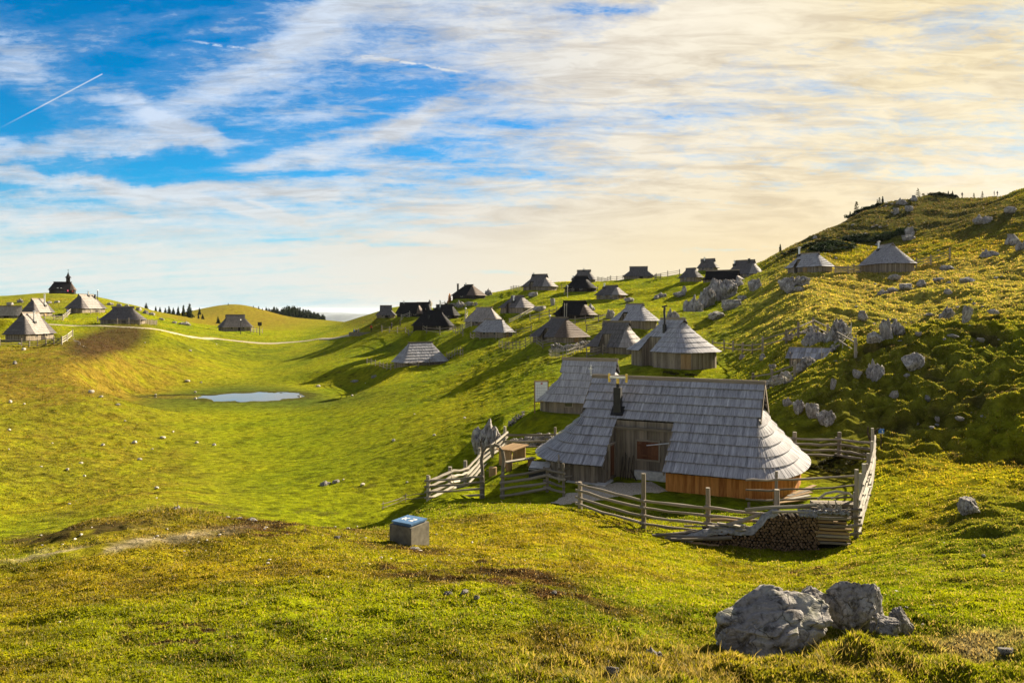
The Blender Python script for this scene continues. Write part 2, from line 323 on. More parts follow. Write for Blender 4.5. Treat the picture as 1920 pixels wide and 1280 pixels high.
def ground(X, Y, full=False, step=None):
    X = np.asarray(X, float); Y = np.asarray(Y, float); sh = X.shape; X = X.ravel(); Y = Y.ravel()
    z = base_z(X, Y); px, py = masks(X, Y, z); D = np.hypot(X, Y)
    right = sstep(1330, 1560, px)*sstep(36, 60, D)+sstep(1500, 1700, px)*sstep(20, 40, D)*.8
    right = np.clip(right, 0, 1)
    left = sstep(420, 200, px)*sstep(40, 60, D)*.8
    mid = sstep(600, 1000, px)*sstep(50, 90, D)*.7
    fg = .25*(1-sstep(30, 45, D))+ell(px, py, 1500, 1260, 420, 90)*.9+ell(px, py, 1100, 1270, 160, 60)*.5
    hump = np.clip(.16+right*1.15+left*.55+mid*.9+fg, 0, 1.4)
    crag = ell(px, py, 1700, 735, 280, 110, 12)*1.0+ell(px, py, 1860, 965, 90, 40)*.8+ell(px, py, 1870, 1040, 130, 60)*.4
    calm = np.maximum.reduce([ell(px, py, 1330, 905, 330, 130), ell(px, py, 470, 742, 230, 45), ell(px, py, 1760, 880, 120, 90)*.7])
    pad = np.zeros_like(z)
    for (cx, cy, r0, r1, h) in PADS:
        k = 1-sstep(r0, r1, np.hypot(X-cx, Y-cy)); z = z*(1-k)+h*k; pad = np.maximum(pad, k)
    hump = hump*(1-.85*np.maximum(calm, pad)); st = .0030*D if step is None else step
    def res(w): return sstep(1.1, 2.6, w/np.maximum(st, 1e-6))
    n1 = perlin(X/9, Y/9, 1); d = n1*.55*hump*(1-.6*sstep(300, 500, D))
    q = perlin(X/4.2+n1*.4, Y/4.2, 2); d += q*.22*hump*(.35+.6*right)
    c = np.clip(crag, 0, 1)
    ac = math.radians(-12); UC = X*math.cos(ac)+Y*math.sin(ac); VC = -X*math.sin(ac)+Y*math.cos(ac)
    q2 = np.abs(perlin(UC/3.4+n1, VC/1.5, 21)); d += c*(np.minimum(q2, .42)*1.0-.15)*(1-pad)
    q3 = perlin(UC/1.5, VC/.75, 22); d += c*np.maximum(q3, -.15)*.30
    # cattle-trodden steps: noise drawn out across the fall of the slope
    a = math.radians(28); U = X*math.cos(a)+Y*math.sin(a); V = -X*math.sin(a)+Y*math.cos(a)
    slo = np.maximum(np.maximum(right, left*.8), mid*.8)
    s = perlin(U/2.1, V/1.25, 3); d += s*.23*hump*res(1.1)*(.25+.75*slo)
    s = perlin(U/1.5, V/.62, 4); d += (.35-np.abs(s))*.24*hump*res(.6)*(.4+.6*slo)
    d += perlin(U/.8, V/.42, 24)*.10*hump*res(.42)
    s = perlin(X/1.0, Y/.7, 25); d += np.maximum(s-.05, 0)*.20*(.30+.5*hump)*res(.7)*(1-sstep(150, 260, D))
    s = perlin(X/.42, Y/.34, 5); d += np.maximum(s, -.1)*.075*(.4+.5*hump)*res(.34)
    w2 = fbm(X/22, Y/22, 2, 26); d += w2*1.1*(mid*.9+right*.6+left*.9)*(1-sstep(300, 450, D))
    d += perlin(X/.13, Y/.13, 6)*.014*res(.13)
    mound = ell(px, py, 335, 966, 75, 16)*.04*(D < 32)+ell(px, py, 1540, 1235, 190, 50)*.25
    d += mound
    d *= (1-pad*.75)
    # steep bank dropping off the left side of the yard terrace
    xb = np.interp(Y, [33, 34.3, 36, 38.2, 40, 43, 46, 52, 58, 66], [-4.6, -4.2, -3.3, -2.7, -2.1, -.9, -.7, -1.0, -.6, 0]); dx = xb-X
    d -= 1.9*(sstep(.1, 1.9, dx)-sstep(3.5, 17, dx))*sstep(32.5, 35.5, Y)*sstep(66, 52, Y)*(np.abs(X) < 60)
    dp = D*0+perlin(X/2.2, Y/2.2, 91)*.22+perlin(X/.8, Y/.8, 92)*.08
    wet = 1-sstep(.86, 1.08, np.minimum(np.hypot((X+41.2)/7.4, (Y-118.8)/6.2), np.hypot((X+52.)/6.4, (Y-118.4)/2.4))+dp)
    z = z+d; z = z*(1-wet)+np.minimum(z, WATER_Z-.25)*wet
    if not full: return z.reshape(sh)
    return z, px, py, D, right, left, mid, hump, crag, wet, n1
def gz(x, y): return float(ground(np.array([x]), np.array([y]), step=.3)[0])
def hit(px, py, dmin=5., dmax=690.):
    """Where the sight line through a photo pixel meets the land: gives objects their real place on the ground."""
    D = np.exp(np.linspace(math.log(dmin), math.log(dmax), 1400)); X = (px-CX)/F*D
    dz = -(py-HY)/F*D-ground(X, D, step=.3); i = np.argmax(dz < 0)
    if not (dz < 0).any(): i = int(np.argmin(dz))
    if i > 0:
        t = dz[i-1]/(dz[i-1]-dz[i]+1e-9); t = min(max(t, 0), 1); d = D[i-1]+(D[i]-D[i-1])*t
    else: d = D[0]
    x = (px-CX)/F*d; return Vector((x, d, gz(x, d)))
def cover(z, px, py, D, right, left, mid, hump, crag, wet, n1, X, Y):
    """Land cover: what grows or lies where (turf colours, bare soil, dry grass)."""
    n = len(z); L = lambda c: np.array(c)[None, :]
    k = lambda m: np.clip(m, 0, 1)[:, None]
    big = fbm(X/14, Y/14, 4, 31)[:]; med = fbm(X/3.1, Y/3.1, 4, 41); sm = fbm(X/.7, Y/.7, 3, 51)
    C = np.tile(L((.195, .215, .004)), (n, 1))
    C = C+(L((.245, .225, .006))-C)*k(sstep(-.1, .5, big+med*.5)*.6)
    C = C+(L((.110, .155, .004))-C)*k(sstep(-.08, .4, -big+med*.5)*.8)
    nearf = (1-sstep(24, 36, D))*sstep(-.35, .45, big*.8+med*.7)
    C = C+(L((.215, .150, .010))-C)*k(nearf*.58)
    C = C+(L((.155, .185, .003))-C)*k(ell(px, py, 560, 880, 330, 130)*.5)                 # lush valley floor
    tan = ell(px, py, 130, 830, 300, 150, -22)*.75+ell(px, py, 60, 690, 260, 60)*.7+ell(px, py, 250, 700, 240, 50)*.5
    tan += ell(px, py, 450, 590, 170, 30)*1.5*(D > 300)+ell(px, py, 1780, 470, 260, 60, 12)*.55+ell(px, py, 150, 560, 200, 20)*.5
    tan += right*.40+ell(px, py, 1080, 1230, 420, 60)*.5+ell(px, py, 1500, 1260, 420, 60)*.5
    C = C+(L((.185, .130, .016))-C)*k(tan*(.55+.6*med)*1.15)
    straw_sun = sstep(1330, 1480, px)*sstep(60, 90, D)*(1-sstep(140, 165, D))*(.75+.5*med)+ell(px, py, 1180, 640, 200, 60)*.3
    C = C+(L((.40, .32, .085))-C)*k(straw_sun*.5)  # dry straw, made paler still to brighten the backlit slope
    brown = ell(px, py, 200, 640, 75, 24, 14)*1.1
    crest_shade = ell(px, py, 1740, 405, 240, 38, 4)*1.1+ell(px, py, 1540, 450, 130, 30, 25)*.8; C = C+(L((.062, .056, .014))-C)*k(crest_shade)  # brown growth on the crest, darkened further for its shade
    brown += ell(px, py, 800, 1060, 380, 38, -12)*1.1*sstep(-.25, .5, med+sm*.6)+ell(px, py, 420, 1000, 200, 22, -4)*.3*sstep(-.2, .4, med+sm*.4)
    brown += ell(px, py, 660, 590, 80, 24, -15)*.45+ell(px, py, 1560, 860, 50, 40)*.5
    C = C+(L((.055, .030, .014))-C)*k(brown*1.2)
    soil = ell(px, py, 110, 1006, 200, 9, 7)*1.1*sstep(-.6, .0, med+sm)
    soil += ell(px, py, 330, 1205, 110, 36)*sstep(.12, .34, perlin(X/.24, Y/.2, 87)+.2*med)*1.2+ell(px, py, 1540, 1075, 60, 14)*sstep(.0, .3, sm)+ell(px, py, 1740, 1050, 40, 10)*sstep(-.1, .3, sm)+ell(px, py, 1180, 988, 50, 12)*sstep(-.1, .3, sm)
    soil += ell(px, py, 520, 738, 110, 10, -6)*.0+(crag > .3)*sstep(.10, .45, med)*.5
    soil += sstep(.34, .44, med+sm*.35)*.5*(D < 60)
    C = C+(L((.045, .028, .012))-C)*k(soil)
    grv = ell(px, py, 200, 1024, 210, 8, 6)*.8*sstep(-.45, .1, med+sm)+ell(px, py, 330, 1000, 110, 8)*.3*sstep(0, .3, sm)
    grv += ell(px, py, 1860, 1200, 90, 22)*sstep(-.1, .3, med)*.8+ell(px, py, 960, 1235, 160, 20)*.0
    C = C+(L((.32, .255, .165))-C)*k(grv)
    dark = ell(px, py, 420, 652, 150, 24, -4)*.7+ell(px, py, 720, 590, 70, 20)*.4
    C = C+(L((.055, .060, .010))-C)*k(dark*(.5+med))
    C = C+(L((.10, .10, .02))-C)*k(crag*.55)
    rim = ell(px, py, 470, 742, 215, 24)*(D > 80)*(D < 160); C = C+(L((.05, .075, .012))-C)*k(rim*.9)
    pd = np.minimum(np.hypot((X+41.2)/7.4, (Y-118.8)/6.2), np.hypot((X+52.)/6.4, (Y-118.4)/2.4)); C = C+(L((.045, .040, .012))-C)*k(sstep(1.55, 1.15, pd+.3*sm)*.85)
    C = C+(L((.035, .024, .012))-C)*k(wet)
    # tufts, dung and worn spots: small darker clumps scattered through the sward
    t1 = sstep(.2, .42, perlin(X/1.15, Y/.8, 81)+.25*med)*.55+sstep(.2, .5, perlin(X/.45, Y/.33, 82))*.5*(D < 140)+sstep(.3, .5, perlin(X/2.8, Y/1.9, 83))*.45
    C = C+(C*.42+L((.004, .003, 0))-C)*k(t1)
    t2 = sstep(.25, .5, perlin(X/.8, Y/.6, 84)); C = C+(C*1.25+L((.02, .01, .0))-C)*k(t2*.6)
    return np.clip(C*(1+.30*sm)[:, None], .002, .8)
def make_ground():
    # rings of a polar sheet: fine where the photograph looks, coarse elsewhere, out to the horizon
    c1 = np.radians(np.arange(-37.5, 37.5, .085)); c0 = np.radians(np.linspace(-180, -38.2, 90)); c2 = np.radians(np.linspace(38.2, 180, 90))
    th = np.r_[c0, c1, c2]; r = [.6]
    while r[-1] < 620: r.append(r[-1]+max(.03, (.0027 if 34 < r[-1] < 200 else .0036)*r[-1]))
    while r[-1] < 42000: r.append(r[-1]*1.12)
    r = np.array(r); TH, R = np.meshgrid(th, r); X = (R*np.sin(TH)).ravel(); Y = (R*np.cos(TH)).ravel()
    st = np.where(np.abs(TH.ravel()) > math.radians(38), 3*R.ravel()*.03, np.maximum(.03, .0030*R.ravel()))
    z, px, py, D, right, left, mid, hump, crag, wet, n1 = ground(X, Y, True, st)
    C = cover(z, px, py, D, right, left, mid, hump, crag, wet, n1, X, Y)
    nr, nc = TH.shape; i = np.arange(nr*nc).reshape(nr, nc)
    Q = np.stack([i[:-1, :-1], i[:-1, 1:], i[1:, 1:], i[1:, :-1]], -1).reshape(-1, 4)
    # centre fan closed with a tiny quad ring to the middle
    o = np_mesh('ground', np.c_[X, Y, z], Q[:, ::-1], 'turf', C); tag(o, kind='structure'); return o
# ------------------------------------------------------------------ camera, sun, sky
def make_camera():
    cd = bpy.data.cameras.new('camera'); cam = bpy.data.objects.new('camera', cd); COL.objects.link(cam)
    cd.sensor_width = 36; cd.lens = F/1920*36; cd.shift_y = (HY-640)/1920.0; cd.clip_start = .1; cd.clip_end = 80000
    cam.location = (0, 0, 0); cam.rotation_euler = (math.pi/2, 0, 0); SC.camera = cam
def make_sun():
    ld = bpy.data.lights.new('sun', 'SUN'); ld.energy = 5.0; ld.angle = math.radians(.55); ld.color = (1, .87, .66)
    o = bpy.data.objects.new('sun', ld); COL.objects.link(o)
    d = Vector((math.sin(SUN_AZ)*math.cos(SUN_EL), math.cos(SUN_AZ)*math.cos(SUN_EL), math.sin(SUN_EL)))
    o.rotation_euler = (-d).to_track_quat('-Z', 'Y').to_euler()
def make_world():
    w = bpy.data.worlds.new('World'); SC.world = w; w.use_nodes = True; nt = w.node_tree; nt.nodes.clear(); n = N(nt)
    W = .1; EX = 2**EXPO; G = 1/(W*EX)      # display value -> colour fed to the Background
    tc = n.new('ShaderNodeTexCoord').outputs['Generated']
    sky = n.new('ShaderNodeTexSky', sky_type='NISHITA'); sky.sun_disc = False
    sky.sun_elevation = SUN_EL; sky.sun_rotation = SUN_AZ; sky.altitude = 1600; sky.air_density = 1.; sky.dust_density = .3; sky.ozone_density = 3.
    xyz = n.new('ShaderNodeSeparateXYZ'); n.put(xyz.inputs[0], tc); x, y, z = xyz.outputs
    yc = n.math('MAXIMUM', y, .08)
    px = n.math('MULTIPLY_ADD', n.math('DIVIDE', x, yc), F/100, CX/100)     # bearing and height as fixed sky
    py = n.math('MULTIPLY_ADD', n.math('DIVIDE', z, yc), -F/100, HY/100)     # coordinates of the eastern half
    front = n.mr(y, .25, .55)
    cmb = n.new('ShaderNodeCombineXYZ'); n.put(cmb.inputs[0], px); n.put(cmb.inputs[1], py); P = cmb.outputs[0]
    zz = n.math('ADD', n.math('MAXIMUM', z, 0.), .16)
    c2 = n.new('ShaderNodeCombineXYZ'); n.put(c2.inputs[0], n.math('DIVIDE', x, zz)); n.put(c2.inputs[1], n.math('DIVIDE', y, zz)); Q = c2.outputs[0]
    fib = n.noise(n.vmap(Q, (.8, 2.6, 1), rot=(0, 0, math.radians(24))), 1.6, 6, .62, .9)
    fib2 = n.noise(n.vmap(Q, (1.1, 3.2, 1), loc=(3, 8, 0), rot=(0, 0, math.radians(-18))), 2.6, 5, .66, .5)
    rip = n.noise(n.vmap(P, (.55, 1.9, 1), rot=(0, 0, math.radians(14))), 2.2, 5, .68, .6)
    fine = n.noise(n.vmap(P, (.8, 2.4, 1), rot=(0, 0, math.radians(24))), 4.5, 3, .7, .5)
    wob = n.math('MULTIPLY', n.math('SUBTRACT', n.noise(P, .9, 4, .6), .5), 2.2)
    def blob(cx, cy, rx, ry, ang, s, soft=1., wb=1.):
        a = math.radians(ang); dx = n.math('SUBTRACT', px, cx/100); dy = n.math('SUBTRACT', n.math('MULTIPLY_ADD', wob, .28*wb, py), cy/100)
        u = n.math('MULTIPLY', n.math('SUBTRACT', n.math('MULTIPLY', dx, math.cos(a)), n.math('MULTIPLY', dy, math.sin(a))), 100/rx)
        v = n.math('MULTIPLY', n.math('ADD', n.math('MULTIPLY', dx, math.sin(a)), n.math('MULTIPLY', dy, math.cos(a))), 100/ry)
        r = n.math('ADD', n.math('MULTIPLY', u, u), n.math('MULTIPLY', v, v))
        return n.math('MULTIPLY', n.math('POWER', 2.718, n.math('MULTIPLY', r, -soft)), s)
    def addup(l):
        s = l[0]
        for q in l[1:]: s = n.math('ADD', s, q)
        return s
    bias = addup([n.math('MULTIPLY', n.mr(px, 5., 12.), .80), n.math('MULTIPLY', n.mr(py, 3.3, 4.9), .75), n.math('MULTIPLY', n.mr(py, 5.0, 5.9), -.30)])
    pos = addup([blob(150, 272, 240, 26, 3, .75), blob(330, 235, 150, 20, -24, .6), blob(60, 330, 150, 13, -6, .75), blob(40, 140, 130, 60, -38, .42),
                 blob(600, 285, 170, 22, 14, .75), blob(760, 235, 90, 22, 30, .55), blob(520, 110, 260, 34, 28, .5), blob(620, 20, 150, 30, 34, .7),
                 blob(420, 170, 260, 60, 14, .3), blob(300, 352, 330, 12, -2, .55), blob(250, 365, 180, 12, -4, .4), blob(620, 345, 300, 20, 4, .35),
                 blob(480, 398, 110, 8, -12, .6, 1., .4), blob(430, 388, 60, 4, -18, .7, 1., .2), blob(500, 388, 40, 4, -20, .7, 1., .2), blob(120, 410, 260, 22, 0, .4),
                 blob(950, 100, 200, 50, -20, .25), blob(830, 40, 250, 20, -6, .3), blob(1300, 60, 220, 60, 14, .5), blob(380, 62, 90, 8, 8, .3)])
    neg = addup([blob(20, 215, 120, 48, -25, -.55), blob(330, 300, 300, 20, 6, -.38), blob(280, 90, 160, 40, 20, -.32), blob(420, 330, 260, 9, 2, -.2), blob(1180, 10, 150, 14, 0, -.6),
                 blob(820, 330, 160, 12, 4, -.3), blob(720, 210, 120, 26, 24, -.3), blob(420, 238, 90, 14, -10, -.3),
                 blob(970, 512, 110, 6, -2, -.55, 1., .3), blob(1320, 470, 230, 9, 3, -.55, 1., .3), blob(1360, 488, 200, 4, 2, -.3, 1., .3), blob(150, 550, 300, 18, 0, -.25),
                 blob(700, 455, 120, 5, -2, -.3), blob(560, 575, 260, 14, 0, -.2)])
    den = addup([bias, pos, neg, n.math('MULTIPLY', n.math('SUBTRACT', fib, .5), 1.6), n.math('MULTIPLY', n.math('SUBTRACT', fib2, .5), .8),
                 n.math('MULTIPLY', n.math('SUBTRACT', rip, .5), .85), n.math('MULTIPLY', n.math('SUBTRACT', fine, .5), .5), .16])
    den = n.math('MULTIPLY', n.mr(den, -.05, 1.0), .96)
    den = n.ramp(den, [(0., .0), (.28, .11), (.6, .62), (1., 1.)])
    # contrails
    def trail(x0, y0, x1, y1, w0, w1, s, rag=0.):
        L = math.hypot(x1-x0, y1-y0); ux, uy = (x1-x0)/L, (y1-y0)/L
        dx = n.math('SUBTRACT', px, x0/100); dy = n.math('SUBTRACT', n.math('MULTIPLY_ADD', wob, rag, py), y0/100)
        t = n.math('MULTIPLY', n.math('ADD', n.math('MULTIPLY', dx, ux), n.math('MULTIPLY', dy, uy)), 100/L)
        d = n.math('ABSOLUTE', n.math('SUBTRACT', n.math('MULTIPLY', dx, uy), n.math('MULTIPLY', dy, ux)))
        w = n.math('MULTIPLY_ADD', t, (w1-w0)/100, w0/100)
        g = n.math('SUBTRACT', 1., n.math('DIVIDE', d, w), clamp=True)
        g = n.math('MULTIPLY', g, n.math('MULTIPLY', n.mr(t, 0, .35 if rag else .5), n.mr(t, .55 if rag else .995, 1.0 if rag else 1.005, 1, 0)))
        return n.math('MULTIPLY', g, s)
    tr = addup([trail(-5, 243, 192, 139, 2.2, 1.9, .85), n.math('MULTIPLY', trail(620, 98, 900, 138, 4.5, 4, 1.1, .10), n.mr(fine, .42, .58)),
                n.math('MULTIPLY', trail(340, 76, 500, 98, 3.5, 3, .9, .08), n.mr(fine, .42, .58))])
    sat = n.new('ShaderNodeHueSaturation'); sat.inputs['Saturation'].default_value = 1.45; sat.inputs['Value'].default_value = .95; n.put(sat.inputs['Color'], sky.outputs[0])
    blue = n.mix(1., sat.outputs[0], (.20, .54, .51), 'MULTIPLY')
    pale = n.new('ShaderNodeVectorMath', operation='SCALE'); pale.inputs[0].default_value = (.55, .72, .80); pale.inputs['Scale'].default_value = G
    blue = n.mix(n.mr(py, 3.4, 5.7, 0, .95), blue, pale.outputs[0])
    bw = n.new('ShaderNodeRGBToBW'); n.put(bw.inputs[0], sky.outputs[0]); side = n.mix(.75, sky.outputs[0], n.mix(1., bw.outputs[0], (.86, .90, 1.0), 'MULTIPLY'))
    side = n.mix(1., side, (.68, .68, .70), 'MULTIPLY')
    # outside the photographed part: sky greyed and dimmed to control the fill light
    inpic = n.math('MULTIPLY', front, n.mr(z, .62, .40))
    blue = n.mix(inpic, side, blue)
    warm = n.mr(px, 5.0, 17.)
    top = n.ramp(warm, [(0., (.66, .78, .95)), (.3, (.76, .79, .82)), (.55, (.95, .88, .74)), (1., (1.02, .86, .54))])
    low = n.ramp(warm, [(0., (.82, .84, .80)), (.3, (.90, .82, .68)), (.6, (.98, .82, .55)), (1., (1.05, .80, .42))])
    cc = n.mix(n.mr(py, 2.4, 4.6), top, low)
    shade = n.noise(n.vmap(P, (.40, 2.6, 1), loc=(5, 2, 0), rot=(0, 0, math.radians(12))), 1.5, 6, .66, .6)
    cc = n.mix(n.math('MULTIPLY', n.mr(shade, .42, .64), n.mr(py, 5.0, 3.6)), cc, n.mix(1., cc, (.76, .73, .70), 'MULTIPLY'))
    hot = addup([blob(1340, 35, 190, 60, 0, .55), blob(1900, 330, 300, 130, 10, .7), blob(1500, 240, 420, 26, 12, .35), blob(1650, 110, 300, 24, 16, .35)])
    cc = n.mix(n.math('MULTIPLY', hot, n.mr(rip, .3, .7, .4, 1)), cc, (1.15, 1.05, .86))
    sc = n.new('ShaderNodeVectorMath', operation='SCALE'); n.put(sc.inputs[0], cc); sc.inputs['Scale'].default_value = G
    # behind the camera: thin even veil, not the photographed clouds
    back = n.math('MULTIPLY', n.mr(fib, .45, .8), .35)
    d = n.math('ADD', n.math('MULTIPLY', n.math('ADD', den, tr, clamp=True), front), n.math('MULTIPLY', back, n.math('SUBTRACT', 1., front)), clamp=True)
    d = n.math('MULTIPLY', d, n.mr(z, .75, .42, .15, 1))
    col = n.mix(d, blue, sc.outputs[0])
    bg = n.new('ShaderNodeBackground'); n.put(bg.inputs[0], col); bg.inputs[1].default_value = W
    o = n.new('ShaderNodeOutputWorld'); nt.links.new(bg.outputs[0], o.inputs[0])
    w.cycles.sampling_method = 'MANUAL'; w.cycles.sample_map_resolution = 1024
EXPO = 1.6
def setup_view():
    v = SC.view_settings; SC.display_settings.display_device = 'sRGB'; v.view_transform = 'Standard'; v.look = 'None'; v.exposure = EXPO; v.gamma = 1; v.use_curve_mapping = False
    c = SC.cycles; c.max_bounces = 6; c.diffuse_bounces = 3; c.glossy_bounces = 3; c.transmission_bounces = 4; c.volume_bounces = 0; c.transparent_max_bounces = 4
    c.use_denoising = True; c.use_adaptive_sampling = True
# ------------------------------------------------------------------ shepherds' huts
def ring(pr, t, nend, nside):
    """Closed outline of the roof at height fraction t: front side, right end, back side, left end."""
    a, E, W, p, tg = pr['a'], pr['E'], pr['W'], pr['p'], pr['tg']
    w = 1-t; b = W*(w+.10*pr['fl']*w*w*w)/(1+.10*pr['fl']); e = E*(1-t/tg) if t < tg else 0.
    if t < tg: e = E*((1-t/tg)+.18*pr['fl']*(1-t/tg)**2)/(1+.18*pr['fl'])
    pts = []
    for i in range(nside): pts.append((-a+2*a*i/nside, -b))
    def endc(sg):
        o = []
        for i in range(nend):
            f = -1+2*i/nend
            # even steps along a superellipse quarter pair
            an = f*math.pi/2; c, s = math.cos(an), math.sin(an)
            o.append((a+e*(pr.get('er', 1.) if sg > 0 else 1.)*abs(c)**(2/p), b*math.copysign(abs(s)**(2/p), s)))
        return o if sg > 0 else [(-x, -y) for x, y in o]
    pts += endc(1)
    for i in range(nside): pts.append((a-2*a*i/nside, b))
    pts += endc(-1)
    return pts
def roof_mesh(pr, mb, under, nc, pw, th, jit, warm=None, lv=.12):
    a, E, W, He, H, tg, p = [pr[k] for k in ('a', 'E', 'W', 'He', 'H', 'tg', 'p')]
    nside = max(3, int(2*a/pw)); nend = max(4, int((math.pi*(E+W)/2)/pw)); NT = 2*nside+2*nend
    notches = pr.get('notch', [])
    def rg(t): return ring(pr, t, nend, nside)
    zs = lambda t: He+(H-He)*t
    for c in range(nc):
        t0 = c/nc; t1 = (c+1)/nc; t2 = min(1, t1+.25/nc)
        if t0 < tg < t1-.001 and pr['E'] > 0: pass
        R0 = rg(t0); R2 = rg(t2); Ru = rg(t1)
        for j in range(NT):
            k = (j+1) % NT; side = j < nside or nside+nend <= j < 2*nside+nend
            if not side and t0 >= tg-.02: continue
            front = j < nside
            xm = (R0[j][0]+R0[k][0])/2
            if any(front == (q[3] < 0) and side and q[0] < xm < q[1] and t0 < q[2]-.01 for q in notches): continue
            A0 = Vector((*R0[j], zs(t0))); A1 = Vector((*R0[k], zs(t0))); B0 = Vector((*R2[j], zs(t2))); B1 = Vector((*R2[k], zs(t2)))
            if side and t0 >= tg-.02:      # gable section reaches a little past the gable wall
                for q in (A0, A1, B0, B1):
                    if abs(abs(q.x)-a) < .001: q.x += math.copysign(pr.get('oh', .22), q.x)
            dn = (A0-B0+A1-B1)*.5
            if dn.length < 1e-4: continue
            dn.normalize(); tn = (A1-A0)
            if tn.length < 1e-4: tn = (B1-B0)
            nrm = tn.cross(-dn).normalized()
            if nrm.z < 0: nrm = -nrm
            l = th*(1+random.uniform(-lv, lv)); ex = dn*(random.uniform(-jit, jit)+jit*2.2*float(perlin(j*.13+c*5.1, c*3.3, 7)))
            if c == 0: ex = ex+dn*.05
            a0 = A0+nrm*l+ex; a1 = A1+nrm*l+ex; B0 = B0+nrm*.008; B1 = B1+nrm*.008
            tone = min(1, max(0, random.gauss(.5, .13))); wd = (A1-A0).length; ht = (A0-B0).length; u0 = j*pw+c*7.3
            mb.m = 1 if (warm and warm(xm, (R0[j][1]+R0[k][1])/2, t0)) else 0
            mb.face([a0, a1, B1, B0], [(u0, 0), (u0+wd, 0), (u0+wd, ht), (u0, ht)], tone)
            lo = nrm*(-l*.35)
            mb.face([a0+lo, a1+lo, a1, a0], [(u0, 0), (u0+wd, 0), (u0+wd, .03), (u0, .03)], tone*.5)
            U0 = Vector((*Ru[j], zs(t1)))-nrm*.02; U1 = Vector((*Ru[k], zs(t1)))-nrm*.02
            under.face([A0-nrm*.02, A1-nrm*.02, U1, U0], None, .3)
    mb.m = 0
def wall_z(pr, x, y):
    """Height of the roof's underside above a plan point on the straight sides."""
    return pr['He']+(pr['H']-pr['He'])*max(0, 1-abs(y)/pr['W'])-.10
def hut(name, label, loc, rz, pr, roofmat, wallmat, nc=8, pw=.2, th=.045, jit=.03, litmat=None, warm=None, cat='hut', group=None):
    root = empty(name, loc, rz, label, cat, group); inset = pr.get('inset', .38); a, E, W, He, H, tg = [pr[k] for k in ('a', 'E', 'W', 'He', 'H', 'tg')]
    rm = MB(); un = MB(); roof_mesh(pr, rm, un, nc, pw, th, jit, warm)
    roof = rm.build('roof', [roofmat, litmat or roofmat], root); un.build('roof_underlay', 'board_dark', roof)
    # ridge board
    r = MB(); ln = a+pr.get('oh', .22)+.05; r.bar((-ln, .02, H+.06), (ln, .02, H+.06), .10*pr.get('k', 1), .12*pr.get('k', 1)); r.bar((-ln, -.10, H+.01), (ln, -.10, H+.01), .03, .16*pr.get('k', 1))
    r.build('ridge_board', wallmat if wallmat != 'board_orange' else 'board_grey', roof)
    # wall around the plan
    q = dict(pr); q['W'] = W-inset; q['E'] = max(.05, E-inset); q['fl'] = 0
    nend = 14 if pr['p'] < 5 else 20; nside = 8; R = ring(q, 0, nend, nside); wl = MB(); lo = -pr.get('sink', 1.2); u = 0; n = len(R)
    zt = He+(H-He)*inset/W-.03
    ztE = He+(H-He)*tg*min(1, inset/max(E, .1))*.9-.02
    NF = [k for k in pr.get('notch', []) if k[3] < 0]
    walls2 = pr.get('wall2')
    for j in range(n):
        k = (j+1) % n; A = R[j]; B = R[k]; L = math.hypot(B[0]-A[0], B[1]-A[1]); side = j < nside or nside+nend <= j < 2*nside+nend
        zz = zt if side else min(zt, ztE+.05)
        segs = [(0., 1.)]
        if j < nside:
            for (x0, x1, tt, _) in NF:
                ns = []
                for s0, s1 in segs:
                    xa = A[0]+(B[0]-A[0])*s0; xb = A[0]+(B[0]-A[0])*s1
                    if x1 <= xa or x0 >= xb: ns.append((s0, s1)); continue
                    if x0 > xa: ns.append((s0, (x0-A[0])/(B[0]-A[0])))
                    if x1 < xb: ns.append(((x1-A[0])/(B[0]-A[0]), s1))
                segs = ns
        for s0, s1 in segs:
            P = (A[0]+(B[0]-A[0])*s0, A[1]+(B[1]-A[1])*s0); Q = (A[0]+(B[0]-A[0])*s1, A[1]+(B[1]-A[1])*s1)
            nb = max(1, int(L*(s1-s0)/.16))
            for b in range(nb):
                f0 = b/nb; f1 = (b+1)/nb
                p0 = (P[0]+(Q[0]-P[0])*f0, P[1]+(Q[1]-P[1])*f0); p1 = (P[0]+(Q[0]-P[0])*f1, P[1]+(Q[1]-P[1])*f1); uu = u+L*(s0+(s1-s0)*f0); du = L*(s1-s0)/nb
                wl.m = 1 if (walls2 and walls2(*p0)) else 0
                wl.face([(*p0, lo), (*p1, lo), (*p1, zz), (*p0, zz)], [(uu, lo), (uu+du, lo), (uu+du, zz), (uu, zz)], random.random())
        u += L
    wl.m = 0
    for (x0, x1, tt, sg) in NF:        # recess in the front: back wall and cheeks
        yb = -W*(1-tt)*.86; yf = -(W-inset); ztop = wall_z(pr, 0, yb)+.02
        def strip(P, Q, top):
            L = math.hypot(Q[0]-P[0], Q[1]-P[1]); nb = max(1, int(L/.16))
            for b in range(nb):
                f0, f1 = b/nb, (b+1)/nb; p0 = (P[0]+(Q[0]-P[0])*f0, P[1]+(Q[1]-P[1])*f0); p1 = (P[0]+(Q[0]-P[0])*f1, P[1]+(Q[1]-P[1])*f1)
                wl.face([(*p0, lo), (*p1, lo), (*p1, top(p1)), (*p0, top(p0))], [(L*f0, lo), (L*f1, lo), (L*f1, 1), (L*f0, 1)], random.random())
        strip((x0, yb), (x1, yb), lambda p: ztop); strip((x0, yf), (x0, yb), lambda p: wall_z(pr, *p)); strip((x1, yb), (x1, yf), lambda p: wall_z(pr, *p))
    wall = wl.build('wall', [wallmat, pr.get('wallmat2', wallmat)], root)
